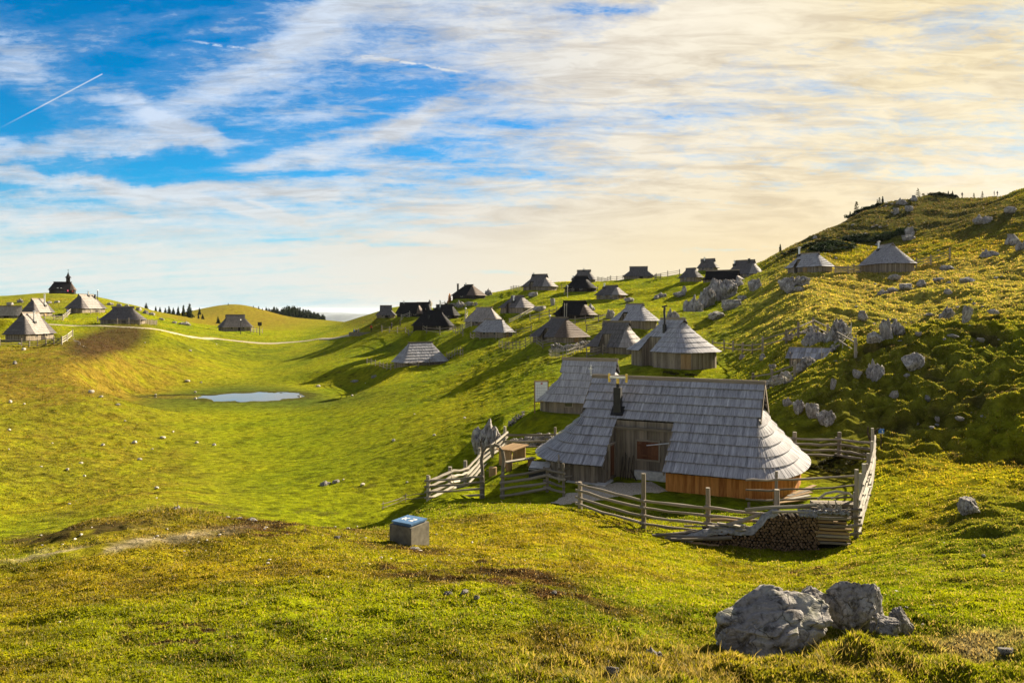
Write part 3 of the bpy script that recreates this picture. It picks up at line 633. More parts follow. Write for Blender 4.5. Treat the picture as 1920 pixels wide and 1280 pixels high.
    # gables
    for sg in (-1, 1):
        if tg >= 1: continue
        g = MB(); b = W*(1-tg); x = sg*(a-.02); nb = max(2, int(2*b/.2)); z0 = He+(H-He)*tg-.05
        for i in range(nb):
            y0 = -b+2*b*i/nb; y1 = -b+2*b*(i+1)/nb; h0 = wall_z(pr, x, y0)+.06; h1 = wall_z(pr, x, y1)+.06
            g.face([(x, y0, z0), (x, y1, z0), (x, y1, max(z0, h1)), (x, y0, max(z0, h0))], [(y0, z0), (y1, z0), (y1, h1), (y0, h0)], random.random())
        g.build('gable', wallmat if wallmat != 'board_orange' else 'board_grey', root)
    return root, roof, wall
def roof_pt(pr, x, yf):
    """A point on the front slope; yf 0 at the ridge, 1 at the eave."""
    return Vector((x, -pr['W']*yf, pr['H']-(pr['H']-pr['He'])*yf))
def chimney(roof, p, h, kind, r=.11):
    m = MB()
    if kind == 'pipe':
        m.tube([(p.x, p.y, p.z-.25), (p.x, p.y, p.z+h)], r, 8); m.tube([(p.x, p.y, p.z+h), (p.x, p.y, p.z+h+.06)], r*1.5, 8); m.tube([(p.x, p.y, p.z+h+.16), (p.x, p.y, p.z+h+.26)], [r*2.2, r*.6], 8)
        for s in (-1, 1): m.bar((p.x+s*r*1.1, p.y, p.z+h), (p.x+s*r*1.1, p.y, p.z+h+.18), .03)
        m.build('chimney', 'metal_pale', roof, True)
        f = MB(); f.box((p.x, p.y, p.z-.02), (r*4, r*4, .5)); f.build('chimney_collar', 'metal_black', roof)
    else:
        f = MB(); f.box((p.x, p.y, p.z+h/2-.2), (r*2.6, r*2.2, h+.4)); f.box((p.x, p.y, p.z+h+.12), (r*3.4, r*3., .06)); f.box((p.x, p.y, p.z+h+.05), (r*1.6, r*1.4, .12)); f.build('chimney', 'metal_black', roof)
def door(wall, x, y, rz, w, h, mat, handle=True, z=0.):
    M = Matrix.Rotation(rz, 3, 'Z'); m = MB(); k = max(3, int(w/.16))
    for i in range(k): m.box(Vector((x, y, z+h/2))+M @ Vector((-w/2+w*(i+.5)/k, -.03, 0)), (w/k*.95, .05, h), M)
    d = m.build('door', mat, wall)
    f = MB()
    for s in (-1, 1): f.box(Vector((x, y, z+h/2))+M @ Vector((s*(w/2+.05), -.04, 0)), (.09, .10, h+.1), M)
    f.box(Vector((x, y, z+h+.05))+M @ Vector((0, -.04, 0)), (w+.25, .10, .09), M, long=0); f.build('door_frame', 'board_grey', wall)
    return d
HUTS = [
 # l, r: roof's photo extent; rl, rr: ridge ends; by foot row, ry ridge row, D distance, rot turn, p corner sharpness
 dict(id='behind', l=1003, r=1212, rl=1068, rr=1160, by=778, ry=674, D=53, rot=-16, p=2.2, roof='shingle_grey', nc=6, tg=.62, label='grey shingled hut just behind the big front hut with the chimney', fl=1, dd=2),
 dict(id='cone', He=1.55, l=1176, r=1352, rl=1241, rr=1279, by=690, ry=598, D=72, rot=-46, p=3., roof='shingle_grey', nc=7, tg=.8, label='tall grey cone-like hut with open brown door and twisted chimney pipe', fl=1, notch=[(-1.6, .2, .36, -1)], dd=2),
 dict(id='pale', l=1099, r=1215, rl=1150, rr=1192, by=664, ry=603, D=86, rot=-34, p=4., roof='shingle_slate', litmat='shingle_pale', nc=6, tg=.7, label='slate grey hut left of the cone-like hut, its sunlit right roof face nearly white', notch=[(-1.3, -.1, .45, -1)], fl=.5),
 dict(id='upper', l=1144, r=1238, rl=1176, rr=1203, by=615, ry=570, D=103, rot=-42, p=4., roof='shingle_grey', nc=8, tg=.8, label='grey hut uphill of the pale-faced hut, with a small gable peak', notch=[(-1.2, -.3, .4, -1)], fl=.6),
 dict(id='dark_hip', l=992, r=1107, rl=1035, rr=1061, by=642, ry=596, D=97, rot=-44, p=9., roof='shingle_slate', litmat='shingle_brown_lit', nc=11, tg=.92, label='dark brown-grey pointed hut above a stone wall, open slot in its left roof', notch=[(-1.9, -.6, .42, -1)]),
 dict(id='tar1', l=1036, r=1120, rl=1058, rr=1095, by=598, ry=564.5, D=121, rot=-30, p=6., roof='shingle_black', litmat='shingle_brown_lit', nc=8, tg=.7, label='black hut with sunlit brown right roof face and two pale poles in front', notch=[(-2.2, -.8, .5, -1)], wall='board_dark'),
 dict(id='ramp', l=934, r=1007, rl=960, rr=979, by=587, ry=554.5, D=148, rot=-40, p=6., roof='shingle_slate', litmat='shingle_pale', nc=7, tg=.8, label='grey hut with sunlit pale right face above the white rail fence', notch=[(-1.8, -.4, .42, -1)], chim=[(0, .5, 1., 'pipe')]),
 dict(id='bright', l=869, r=946, rl=894, rr=921, by=611, ry=576.5, D=139, rot=-22, p=9., roof='shingle_pale', nc=8, tg=.9, label='bright silver hut uphill behind a darker grey pointed hut'),
 dict(id='twin', l=886, r=966, rl=912, rr=942, by=633, ry=599, D=127, rot=-38, p=9., roof='shingle_grey', nc=9, tg=.92, label='grey pointed hut ringed by a fence, below the silver hut', fl=.3),
 dict(id='meadow', l=734, r=842, rl=765, rr=805, by=685, ry=642, D=121, rot=24, p=9., roof='shingle_grey', nc=7, tg=.96, label='lone grey hipped hut on the meadow inside a low rail fence', He=.5, fl=.2),
 dict(id='tar2', l=771, r=852, rl=792, rr=826, by=619, ry=582, D=154, rot=-14, p=6., roof='shingle_black', nc=9, tg=.8, label='big all-black hut with an open fence in front', wall='board_dark', chim=[(-.6, .5, .5, 'box')]),
 dict(id='tar3', l=806, r=863, rl=813, rr=840, by=597, ry=571.5, D=168, rot=-32, p=8., roof='shingle_black', nc=7, tg=.8, label='black hut with white flue behind the orange larch', wall='board_dark', chim=[(-1., .3, 1.6, 'pipe')]),
 dict(id='gable', l=703, r=744, rl=725, rr=743, by=596, ry=573, D=184, rot=-8, p=9., roof='shingle_slate', nc=6, tg=.5, label='small slate-grey hut at the left end of the black row'),
 dict(id='tar4', l=741, r=796, rl=745, rr=778, by=594, ry=567.5, D=181, rot=-28, p=9., roof='shingle_black', litmat='shingle_brown_lit', nc=8, tg=.75, label='long black hut with sunlit brown right roof face in the black row', wall='board_dark', chim=[(-1.6, .1, .6, 'pipe')]),
 dict(id='tar5', l=775, r=812, rl=782, rr=802, by=590, ry=567, D=189, rot=-20, p=8., roof='shingle_black', nc=7, tg=.8, label='small black hut at the uphill end of the black row', wall='board_dark'),
 dict(id='crest_tar', l=845, r=913, rl=868, rr=882, by=560, ry=534, D=188, rot=-34, p=9., roof='shingle_black', litmat='shingle_brown_lit', nc=8, tg=.93, label='dark brown-black hut alone on the skyline with two flues', wall='board_dark', chim=[(-.7, .1, .6, 'pipe'), (-2.4, .5, 1.6, 'box')]),
 dict(id='crest1', l=977, r=1047, rl=1000, rr=1025, by=544, ry=514.5, D=178, rot=-26, p=6., roof='shingle_slate', litmat='shingle_pale', nc=7, tg=.7, label='grey skyline hut with one flue and a sunlit pale shed-like right face', notch=[(-1.8, -.8, .3, -1)], chim=[(-1.6, .05, .4, 'pipe')]),
 dict(id='tar6', l=1056, r=1121, rl=1081, rr=1104, by=547, ry=518, D=168, rot=-28, p=2.4, roof='shingle_black', nc=7, tg=.7, label='black round-ended hut with white chimney in front of a skyline hut', wall='board_dark', chim=[(-1.6, .2, .5, 'pipe')], fl=1),
 dict(id='crest2', l=1071, r=1119, rl=1082, rr=1104, by=530, ry=506.5, D=194, rot=-24, p=3., roof='shingle_slate', nc=6, tg=.7, label='grey skyline hut half hidden behind the round black hut', chim=[(0, .05, .4, 'pipe')]),
 dict(id='mid', l=1114, r=1177, rl=1126, rr=1147, by=561, ry=535.5, D=154, rot=-36, p=9., roof='shingle_slate', litmat='shingle_pale', nc=6, tg=.85, label='small slate hut with sunlit white right face below the skyline huts', chim=[(-1.4, .2, .7, 'pipe')]),
 dict(id='crest3', l=1167, r=1228, rl=1181, rr=1211, by=523, ry=500, D=189, rot=0, p=8., roof='shingle_slate', nc=8, tg=.6, label='symmetrical grey hut standing square on the green skyline', fl=.8),
 dict(id='group1', l=1271, r=1320, rl=1292, rr=1306, by=528, ry=503, D=158, rot=-36, p=4., roof='shingle_slate', nc=7, tg=.8, label='grey hut at the left edge of the tight upper cluster', fl=.6),
 dict(id='group2', l=1306, r=1349, rl=1319, rr=1341, by=507, ry=485.5, D=176, rot=-22, p=4., roof='shingle_slate', nc=7, tg=.6, label='topmost grey hut of the tight upper cluster', chim=[(-.7, .3, .9, 'pipe')]),
 dict(id='group3', l=1361, r=1434, rl=1370, rr=1401, by=521, ry=488, D=160, rot=-30, p=3., roof='shingle_slate', litmat='shingle_pale', nc=9, tg=.75, label='grey hut with white-lit eaves at the right edge of the upper cluster', chim=[(1.2, .2, .8, 'box'), (-2.2, .3, .8, 'pipe')]),
 dict(id='tar7', l=1314, r=1396, rl=1321, rr=1375, by=529, ry=507, D=147, rot=-18, p=9., roof='shingle_black', litmat='shingle_pale', nc=8, tg=.35, label='long black roof between the crags and the upper cluster', wall='board_grey'),
 dict(id='slope1', l=1471, r=1566, rl=1504, rr=1533, by=512, ry=475, D=124, rot=-38, p=7., roof='shingle_grey', nc=7, tg=.85, label='grey hut on a rock shelf below the dark ridge, one tall white flue', notch=[(-2.2, -1., .5, -1)], chim=[(-1.9, .1, 1.2, 'pipe')]),
 dict(id='slope2', l=1607, r=1720, rl=1653, rr=1673, by=512, ry=458, D=127, rot=-62, p=3., roof='shingle_grey', nc=15, tg=.88, label='highest cone-shaped hut on the right slope beside a plank fence', fl=.6, chim=[(-.9, .25, 1.3, 'pipe')]),
 dict(id='far', l=407, r=475, rl=426, rr=457, by=621, ry=590, D=248, rot=12, p=6., roof='shingle_slate', nc=10, tg=.75, label='solitary grey hut by the path below the round brown hill', fl=.8, He=1.4),
 dict(id='left1', l=184, r=276, rl=214, rr=247, by=607, ry=575, D=168, rot=-12, p=4., roof='shingle_slate', nc=9, tg=.8, label='wide dark grey hut behind a rail fence left of the path', fl=.6, chim=[]),
 dict(id='left2', l=120, r=201, rl=158, rr=180, by=586, ry=552, D=189, rot=56, p=9., roof='shingle_slate', litmat='shingle_pale', nc=9, tg=.8, label='big hut under the chapel with sunlit right roof and two flues', chim=[(.5, .1, 1., 'pipe'), (2.5, .3, 1., 'box')]),
 dict(id='left3', l=4, r=106, rl=46, rr=70, by=638, ry=586, D=138, rot=56, p=9., roof='shingle_slate', litmat='shingle_pale', nc=12, tg=.85, label='near left-edge hut with tall white flue and sunlit right roof', chim=[(-.5, .45, 1.9, 'pipe')]),
 dict(id='left4', l=38, r=103, rl=64, rr=82, by=593, ry=560, D=166, rot=56, p=9., roof='shingle_slate', litmat='shingle_pale', nc=9, tg=.8, label='brown-walled hut between the left-edge hut and the chapel hill', chim=[(1., .5, 2.4, 'pipe')]),
 dict(id='barn', l=-40, r=38, rl=-30, rr=34, by=597, ry=574, D=154, rot=0, p=9., roof='shingle_pale', nc=6, tg=.2, label='long low barn cut by the left edge of the picture'),
]
def prep_huts():
    for h in HUTS:
        D = h['D']; th = math.atan(((h['l']+h['r'])/2-CX)/F); rot = math.radians(h['rot']); c = math.cos(rot); s = abs(math.sin(rot))
        k = D*1.03/F; w = (h['r']-h['l'])*k*math.cos(th)**.5; rm = max(.4, (h['rr']-h['rl'])*k)
        a = rm/max(.35, c)/2; sq = .80 if h['p'] < 4 else .95
        Wd = max(1.6, (w-2*a*c)/2/(c+s)/sq)
        W = Wd*1.0; E = Wd*1.0
        zb = -(h['by']-HY)/F*D; Dc = D+W*.95; zr = -(h['ry']-HY)/F*Dc; H = zr-zb
        W = min(W, H*1.35); E = max(1.2, (w-2*a*c-2*W*s*sq)/2/max(.3, c)/sq) if c > .8 else Wd
        h['pr'] = dict(a=a, E=E, W=W, H=H, He=h.get('He', (.30 if h['D'] > 100 and h['rot'] < -35 else .22)*H), p=h['p'], tg=h['tg'], fl=h.get('fl', 0), notch=h.get('notch', []), sink=1.6, k=1.3)
        p = at((h['rl']+h['rr'])/2, h['by'], Dc); p.z = zb; h['loc'] = p; h['rz'] = -th+rot
        for it in range(6):       # true the plan up so that the whole roof has the breadth it should
            pr = h['pr']; R_ = Matrix.Rotation(h['rz'], 3, 'Z'); q = [R_ @ Vector((x, y, 0))+p for x, y in ring(pr, 0, 16, 4)]; us = [CX+F*v.x/v.y for v in q]
            k_ = (h['r']-h['l'])/(max(us)-min(us)); k_ = min(1.25, max(.8, k_)); pr['E'] = min(pr['E']*k_, pr['H']*1.75); pr['W'] = min(pr['W']*k_, pr['H']*1.5); p.x += ((h['l']+h['r'])/2-(max(us)+min(us))/2)/F*p.y*.8
        W = h['pr']['W']; E = h['pr']['E']
        R = max(a+E, W)*1.0; PADS.append((p.x, p.y, R*.8, R*1.5, zb))
def build_huts():
    for h in HUTS:
        pr = h['pr']; far = h['D'] > 110
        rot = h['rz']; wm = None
        if h.get('litmat'):  # sun-facing roof side gets a lighter shingle: sunlight put into the colour
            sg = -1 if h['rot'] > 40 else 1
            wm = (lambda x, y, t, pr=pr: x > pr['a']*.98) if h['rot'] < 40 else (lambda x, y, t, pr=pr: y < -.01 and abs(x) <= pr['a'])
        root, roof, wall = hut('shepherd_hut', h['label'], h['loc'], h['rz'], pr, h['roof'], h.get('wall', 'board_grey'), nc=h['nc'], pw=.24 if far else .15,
                               th=.11 if far else .08, jit=.03 if far else .015, litmat=h.get('litmat'), warm=wm, group='shepherds huts of the mountain village')
        for (x, yf, hh, kd) in h.get('chim', []): chimney(roof, roof_pt(pr, x, yf), hh, kd, .16 if far else .11)
        W = pr['W']-.38
        if h['id'] == 'cone':
            a = pr['a']; E = pr['E']-.38
            th = math.radians(-38); px_ = a+E*math.cos(th)**(2/3.); py_ = -W*abs(math.sin(th))**(2/3.)
            door(wall, px_, py_, math.radians(50), .95, 1.42, 'board_tan')
            p = roof_pt(pr, .1, .38); m = MB(); m.tube([p+Vector((0, 0, -.2)), p+Vector((0, 0, .7))], .2, 8); m.tube([p+Vector((0, 0, .6)), p+Vector((.05, 0, 1.3)), p+Vector((-.05, 0, 1.9)), p+Vector((.04, 0, 2.4))], [.12, .11, .12, .11], 8, rag=.3)
            m.tube([p+Vector((-.3, 0, 2.45)), p+Vector((.35, 0, 2.55))], .09, 6); m.build('chimney', 'metal_black', roof, True)
        elif h['id'] in ('tar1', 'mid', 'ramp', 'dark_hip', 'twin'):
            door(wall, pr['a']+pr['E']-.42, -.3, math.radians(90), .8, pr['He']*1.05, 'board_dark' if h['id'] == 'tar1' else 'board_tan')
        elif h['id'] in ('left3', 'left4', 'left2', 'barn', 'far', 'left1', 'gable', 'crest3', 'slope1'):
            door(wall, pr['a']*.3, -W-.01, 0, .9, pr['He']*.95, 'board_tan' if h['id'] in ('left4', 'slope1') else 'board_dark')
        if not h.get('notch') and h['id'] not in ('meadow', 'tar7', 'crest3', 'slope2'):
            for xx in ((-.45,) if pr['a'] < 1.2 else (-.55, .75)):
                w = MB(); x = pr['a']*xx; zz = pr['He']*.58; w.box((x, -W-.03, zz), (.62, .07, .07), long=0); w.box((x, -W-.03, zz+.48), (.62, .07, .07), long=0)
                for s_ in (-1, 1): w.box((x+s_*.31, -W-.03, zz+.24), (.07, .07, .55))
                wn = w.build('window', 'rail_wood', wall); w = MB(); w.box((x, -W-.015, zz+.24), (.55, .03, .42)); w.build('pane', 'glass_dark', wn)
        if h['id'] == 'tar1':
            for x in (-.9, -.5):
                pl = MB(); q = h['loc']+Matrix.Rotation(h['rz'], 3, 'Z') @ Vector((x, -pr['W']-.2, 0)); g = h['loc'].z
                pl.tube([(q.x, q.y, g-.2), (q.x+.05, q.y, g+2.6)], .06, 6); tag(pl.build('leaning_pole', 'rail_pale'), 'pale bare pole standing against the black hut with brown face', 'pole', 'pair of pale poles')
# ------------------------------------------------------------------ the big front hut
MAIN = dict(er=.76, a=4.13, E=2.75, W=4.44, He=.94, H=4.67, p=2.1, tg=.585, fl=.75, notch=[(-2.42, .42, .44, -1)], inset=.42, oh=.16, sink=1.5,
            wall2=lambda x, y: x > .3 and y < 2.2, wallmat2='board_orange')
MAIN_LOC = Vector((8.2, 37.2, -8.2)); MAIN_RZ = math.radians(-24.3)
def build_main():
    pr = MAIN; root, roof, wall = hut('shepherd_hut', 'large grey shingled hut in front with orange boards, black chimney and open recess', MAIN_LOC, MAIN_RZ, pr, 'shingle_grey', 'board_grey',
                                      nc=10, pw=.095, th=.11, jit=.005, group='shepherds huts of the mountain village')
    W, H, He, a = pr['W'], pr['H'], pr['He'], pr['a']; x0, x1, tt, _ = pr['notch'][0]; yb = -W*(1-tt)*.86
    # eave beam over the recess, verge boards down its cut edges, gable verge boards
    m = MB(); y = -W*(1-tt)+.02; z = He+(H-He)*tt-.10; m.bar((x0-.05, y, z), (x1+.05, y, z), .12, .12); m.build('lintel_beam', 'board_grey', wall)
    for x in (x0+.0, x1-.0):
        m = MB(); m.bar((x, -W-.02, He-.08), (x, y, z+.02), .045, .17); m.build('verge_board', 'board_grey', roof)
    for sx in (-1, 1):
        for sy in (-1, 1):
            m = MB(); t = pr['tg']; m.bar((sx*(a+.17), sy*(W*(1-t)+.05), He+(H-He)*t-.12), (sx*(a+.17), 0, H-.06), .04, .18); m.build('verge_board', 'board_grey', roof)
    # window with two red shutters
    f = MB(); wx, wz, ww, wh = -.85, 1.42, 1.05, .86; yy = yb-.03; fx = wx+.0
    for s in (-1, 1): f.box((fx+s*(ww/2+.04), yy, wz), (.08, .09, wh+.16))
    for s in (-1, 1): f.box((fx, yy, wz+s*(wh/2+.04)), (ww, .09, .08), long=0)
    win = f.build('window', 'board_grey', wall)
    for s in (-1, 1):
        p = MB()
        for i in range(3): p.box((fx+s*ww/4-ww/4*.66+i*ww/4*.66, yy-.03, wz), (ww/6*.96, .035, wh*.97))
        p.box((fx+s*ww/4, yy-.055, wz+.25), (ww/2*.9, .02, .07), long=0); p.box((fx+s*ww/4, yy-.055, wz-.25), (ww/2*.9, .02, .07), long=0)
        p.build('shutter', 'shutter_red', win)
    door(wall, x0+.035, (yb-W+.42)/2-.1, math.radians(90), .75, 1.45, 'shutter_red', z=.3)
    # whitish plinth along the recess and left corner
    m = MB(); m.box(((x0+x1)/2+.45, yb-.10, .14), (x1-x0-1.0, .2, .62), long=0); m.build('plinth', 'plaster', wall)
    m = MB(); m.box((x0-.1, -W+.62, -.06), (.5, 1.3, .34), long=0); m.box((x0-1.10, -W+.36, -.08), (1.5, .4, .28), long=0)
    m.build('plinth', 'plaster', wall)
    # chimney, cowl
    c = roof_pt(pr, -2.45, .40); m = MB(); m.box(c+Vector((0, 0, .42)), (.36, .34, 1.5)); m.box(c+Vector((0, 0, -.02)), (.62, .6, .16), Matrix.Rotation(.7, 3, 'X')); ch = m.build('chimney', 'metal_black', roof)
    k = MB(); k.tube([c+Vector((0, 0, 1.15)), c+Vector((0, 0, 1.36))], .085, 10); k.build('flue', 'metal_black', ch, True)
    k = MB(); k.tube([c+Vector((0, 0, 1.34)), c+Vector((0, 0, 1.62))], .075, 10)
    for s in (-1, 1): k.tube([c+Vector((s*.44, 0, 1.42)), c+Vector((s*.44, 0, 1.84))], .06, 10); k.tube([c+Vector((s*.44, -.01, 1.5)), c+Vector((s*.36, 0, 1.5))], .03, 6)
    k.build('cowl_pipes', 'brass', ch, True)
    k = MB(); k.box(c+Vector((0, 0, 1.66)), (.82, .16, .09), long=0); k.build('cowl_bar', 'metal_pale', ch)
    # iron cross at the left ridge end
    k = MB(); e = Vector((-a-.30, 0, H+.06)); k.bar(e, e+Vector((0, 0, .56)), .025); k.bar(e+Vector((-.13, 0, .34)), e+Vector((.13, 0, .34)), .025); k.bar(e, e+Vector((.3, 0, 0)), .03); k.build('ridge_cross', 'metal_pale', roof)
    # loose tools leaning in the recess
    for i in range(5):
        t = MB(); bx = x0+.35+i*.11; t.tube([(bx, yb-.55+.05*i, .0), (bx+.1*math.sin(i*2.1), yb-.12, 1.05+.1*(i % 3))], .02, 5); o = t.build('garden_tool', 'bark'); o.parent = None
        o.location = MAIN_LOC; o.rotation_euler = (0, 0, MAIN_RZ); tag(o, 'dark tool handle leaning in the corner of the open recess', 'tool', 'tool handles in the recess')
    t = MB(); t.tube([(x0+1.15, yb-.5, .0), (x0+.75, yb-.15, .45)], .035, 6); o = t.build('roof_prop', 'bark'); o.location = MAIN_LOC; o.rotation_euler = (0, 0, MAIN_RZ); tag(o, 'short dark beam leaning on the pale plinth of the recess', 'beam')
    t = MB(); t.tube([(x1-.0, yb-.5, 1.95), (x1-1.25, yb-.35, 1.72)], .025, 6); t.build('lamp_arm', 'metal_pale', wall)
# ------------------------------------------------------------------ chapel and shed
def build_chapel():
    D = 298; p = at(117.5, 551.5, D); k = D/F
    pr = dict(a=14*k, E=8.5*k, W=3.4, H=25*k-.3, He=8.2*k, p=8., tg=.95, fl=.5, notch=[], sink=1.5, k=1.4)
    p.y += 4; p.x *= (D+4)/D; PADS.append((p.x, p.y, 7, 14, p.z))
    CH.append((p, pr, k))
CH = []
def build_chapel2():
    p, pr, k = CH[0]; th = math.atan(p.x/p.y)
    root, roof, wall = hut('chapel', 'dark wooden chapel with a pointed bell turret on the left hilltop', p, -th-.12, pr, 'shingle_black', 'board_dark', nc=9, pw=.35, th=.08, jit=.05, litmat='shingle_brown_lit', warm=lambda x, y, t: x > pr['a'], cat='chapel')
    x = 9.*k; m = MB(); z = pr['H']; m.box((x, 0, z+.55), (1.35, 1.35, 2.4)); m.build('bell_turret', 'board_dark', root)
    m = MB(); h = z+1.75; r0 = 1.15
    for a0, b0, ra, rb in ((0, .7, 1.25, .62), (.7, 1.6, .62, .28), (1.6, 2.5, .28, .03)):
        for i in range(8):
            t0 = i*math.pi/4; t1 = t0+math.pi/4; P = lambda r, t, zz: (x+r*math.cos(t), r*math.sin(t), h+zz)
            m.face([P(ra, t0, a0), P(ra, t1, a0), P(rb, t1, b0), P(rb, t0, b0)], None, random.random())
    m.build('spire', 'shingle_black', root)
    m = MB(); m.bar((x, 0, h+2.4), (x, 0, h+3.5), .10); m.bar((x-.35, 0, h+3.1), (x+.35, 0, h+3.1), .10); m.build('cross', 'metal_black', root)
    for xx in (-1.3, 0., 1.2):
        w = MB(); w.box((xx, -pr['W']+.33, pr['He']*.6), (.5, .06, .7)); w.build('window', 'glass_dark', wall)
    for xx in (-1.4, -.2):
        w = MB(); w.box((xx, -pr['W']*.80, pr['He']+(pr['H']-pr['He'])*.2+.12), (.5, .3, .25)); w.build('skylight', 'metal_pale', roof)
SHED = {}
def prep_shed():
    p = at(1514, 686, 59.5); SHED['p'] = p; PADS.append((p.x, p.y, 1.6, 3.2, p.z))
def build_shed():
    p = SHED['p']; root = empty('plank_shed', p, math.radians(-30), 'small lean-to shed with blue-grey board roof tucked below the crag', 'shed')
    m = MB()
    for i in range(7):
        x = -1.38+i*.46; m.bar((x, -.75, .62), (x+.06, -.02, 1.06), .44, .03)
    for i in range(7):
        x = -1.30+i*.45; m.bar((x, -.08, 1.08), (x+.04, .55, 1.42), .43, .03)
    m.build('roof', 'shingle_grey', root)
    m = MB()
    for i in range(14): m.box((-1.2+i*.18, -.5, .15), (.17, .03, 1.1))
    for i in range(6): m.box((1.2, -.45+i*.18, .35), (.03, .17, 1.5)); m.box((-1.25, -.45+i*.18, .35), (.03, .17, 1.5))
    m.build('wall', 'board_grey', root)
    m = MB(); m.bar((-1.5, .58, 1.44), (1.5, .58, 1.44), .08, .08); m.build('ridge_board', 'board_grey', root)
# ------------------------------------------------------------------ rocks
ROCK_PROTO = []
def rock_mesh(i, sub, kind, seed):
    bm = bmesh.new(); bmesh.ops.create_icosphere(bm, subdivisions=sub, radius=1.)
    V = np.array([v.co[:] for v in bm.verts]); bm_f = [[v.index for v in f.verts] for f in bm.faces]; bm.free()
    rs = np.random.default_rng(seed); n = V.copy()
    # flatten against random cutting planes: gives broken faces
    for k in range(14 if kind != 'slab' else 9):
        d = rs.normal(size=3); d /= np.linalg.norm(d); h = rs.uniform(.55, .86)
        t = V @ d; over = np.maximum(t-h, 0); V -= (over*.93)[:, None]*d
    def n3(s, sd):
        return (perlin(V[:, 0]*s+sd, V[:, 1]*s-sd, seed+sd)+perlin(V[:, 1]*s+3.1, V[:, 2]*s+sd*.7, seed+sd+1)+perlin(V[:, 2]*s-sd, V[:, 0]*s+1.7, seed+sd+2))/2.2
    r = 1+.16*n3(1.3, 1)+.08*n3(3.1, 5)
    c = np.abs(n3(1.9, 9)); r -= .14*(1-np.clip(c*8, 0, 1))        # cracks
    c = np.abs(n3(4.3, 29)); r -= .03*(1-np.clip(c*7, 0, 1))
    r += .03*n3(7., 13)+.018*n3(16., 17)
    if kind == 'flute':                                              # karst runnels down the faces
        an = np.arctan2(V[:, 1], V[:, 0]); w = np.abs(perlin(an*2.6+.6*n3(1.5, 23), V[:, 2]*.35+seed, seed+31)); r -= .30*(1-np.clip(w*4.5, 0, 1))
    V = V*r[:, None]
    if kind == 'flute':
        pk = perlin(V[:, 0]*1.9+seed, V[:, 1]*1.9, seed+41)+.5*perlin(V[:, 0]*4.7, V[:, 1]*4.7+seed, seed+43); pk = np.round(pk*3.5)/3.5*.6+pk*.4
        V[:, 2] = np.where(V[:, 2] > -.2, -.2+(V[:, 2]+.2)*(.9+.42*pk), V[:, 2])
    if kind == 'slab': V[:, 0] *= .62; V[:, 2] *= 1.15
    lo = V.min(0); hi = V.max(0); V = (V-(lo+hi)/2)/((hi-lo)/2)
    me = bpy.data.meshes.new('rock'); me.from_pydata(V.tolist(), [], bm_f); me.polygons.foreach_set('use_smooth', [sub < 9]*len(bm_f))
    me.materials.append(MATS['limestone']); return me
def rock_obj(name, me, loc, dims, rz, tilt=0., tilt2=0.):
    o = bpy.data.objects.new(name, me); COL.objects.link(o); o.location = loc; o.scale = (dims[0]/2, dims[1]/2, dims[2]/2)
    o.rotation_euler = (tilt, tilt2, rz); return o
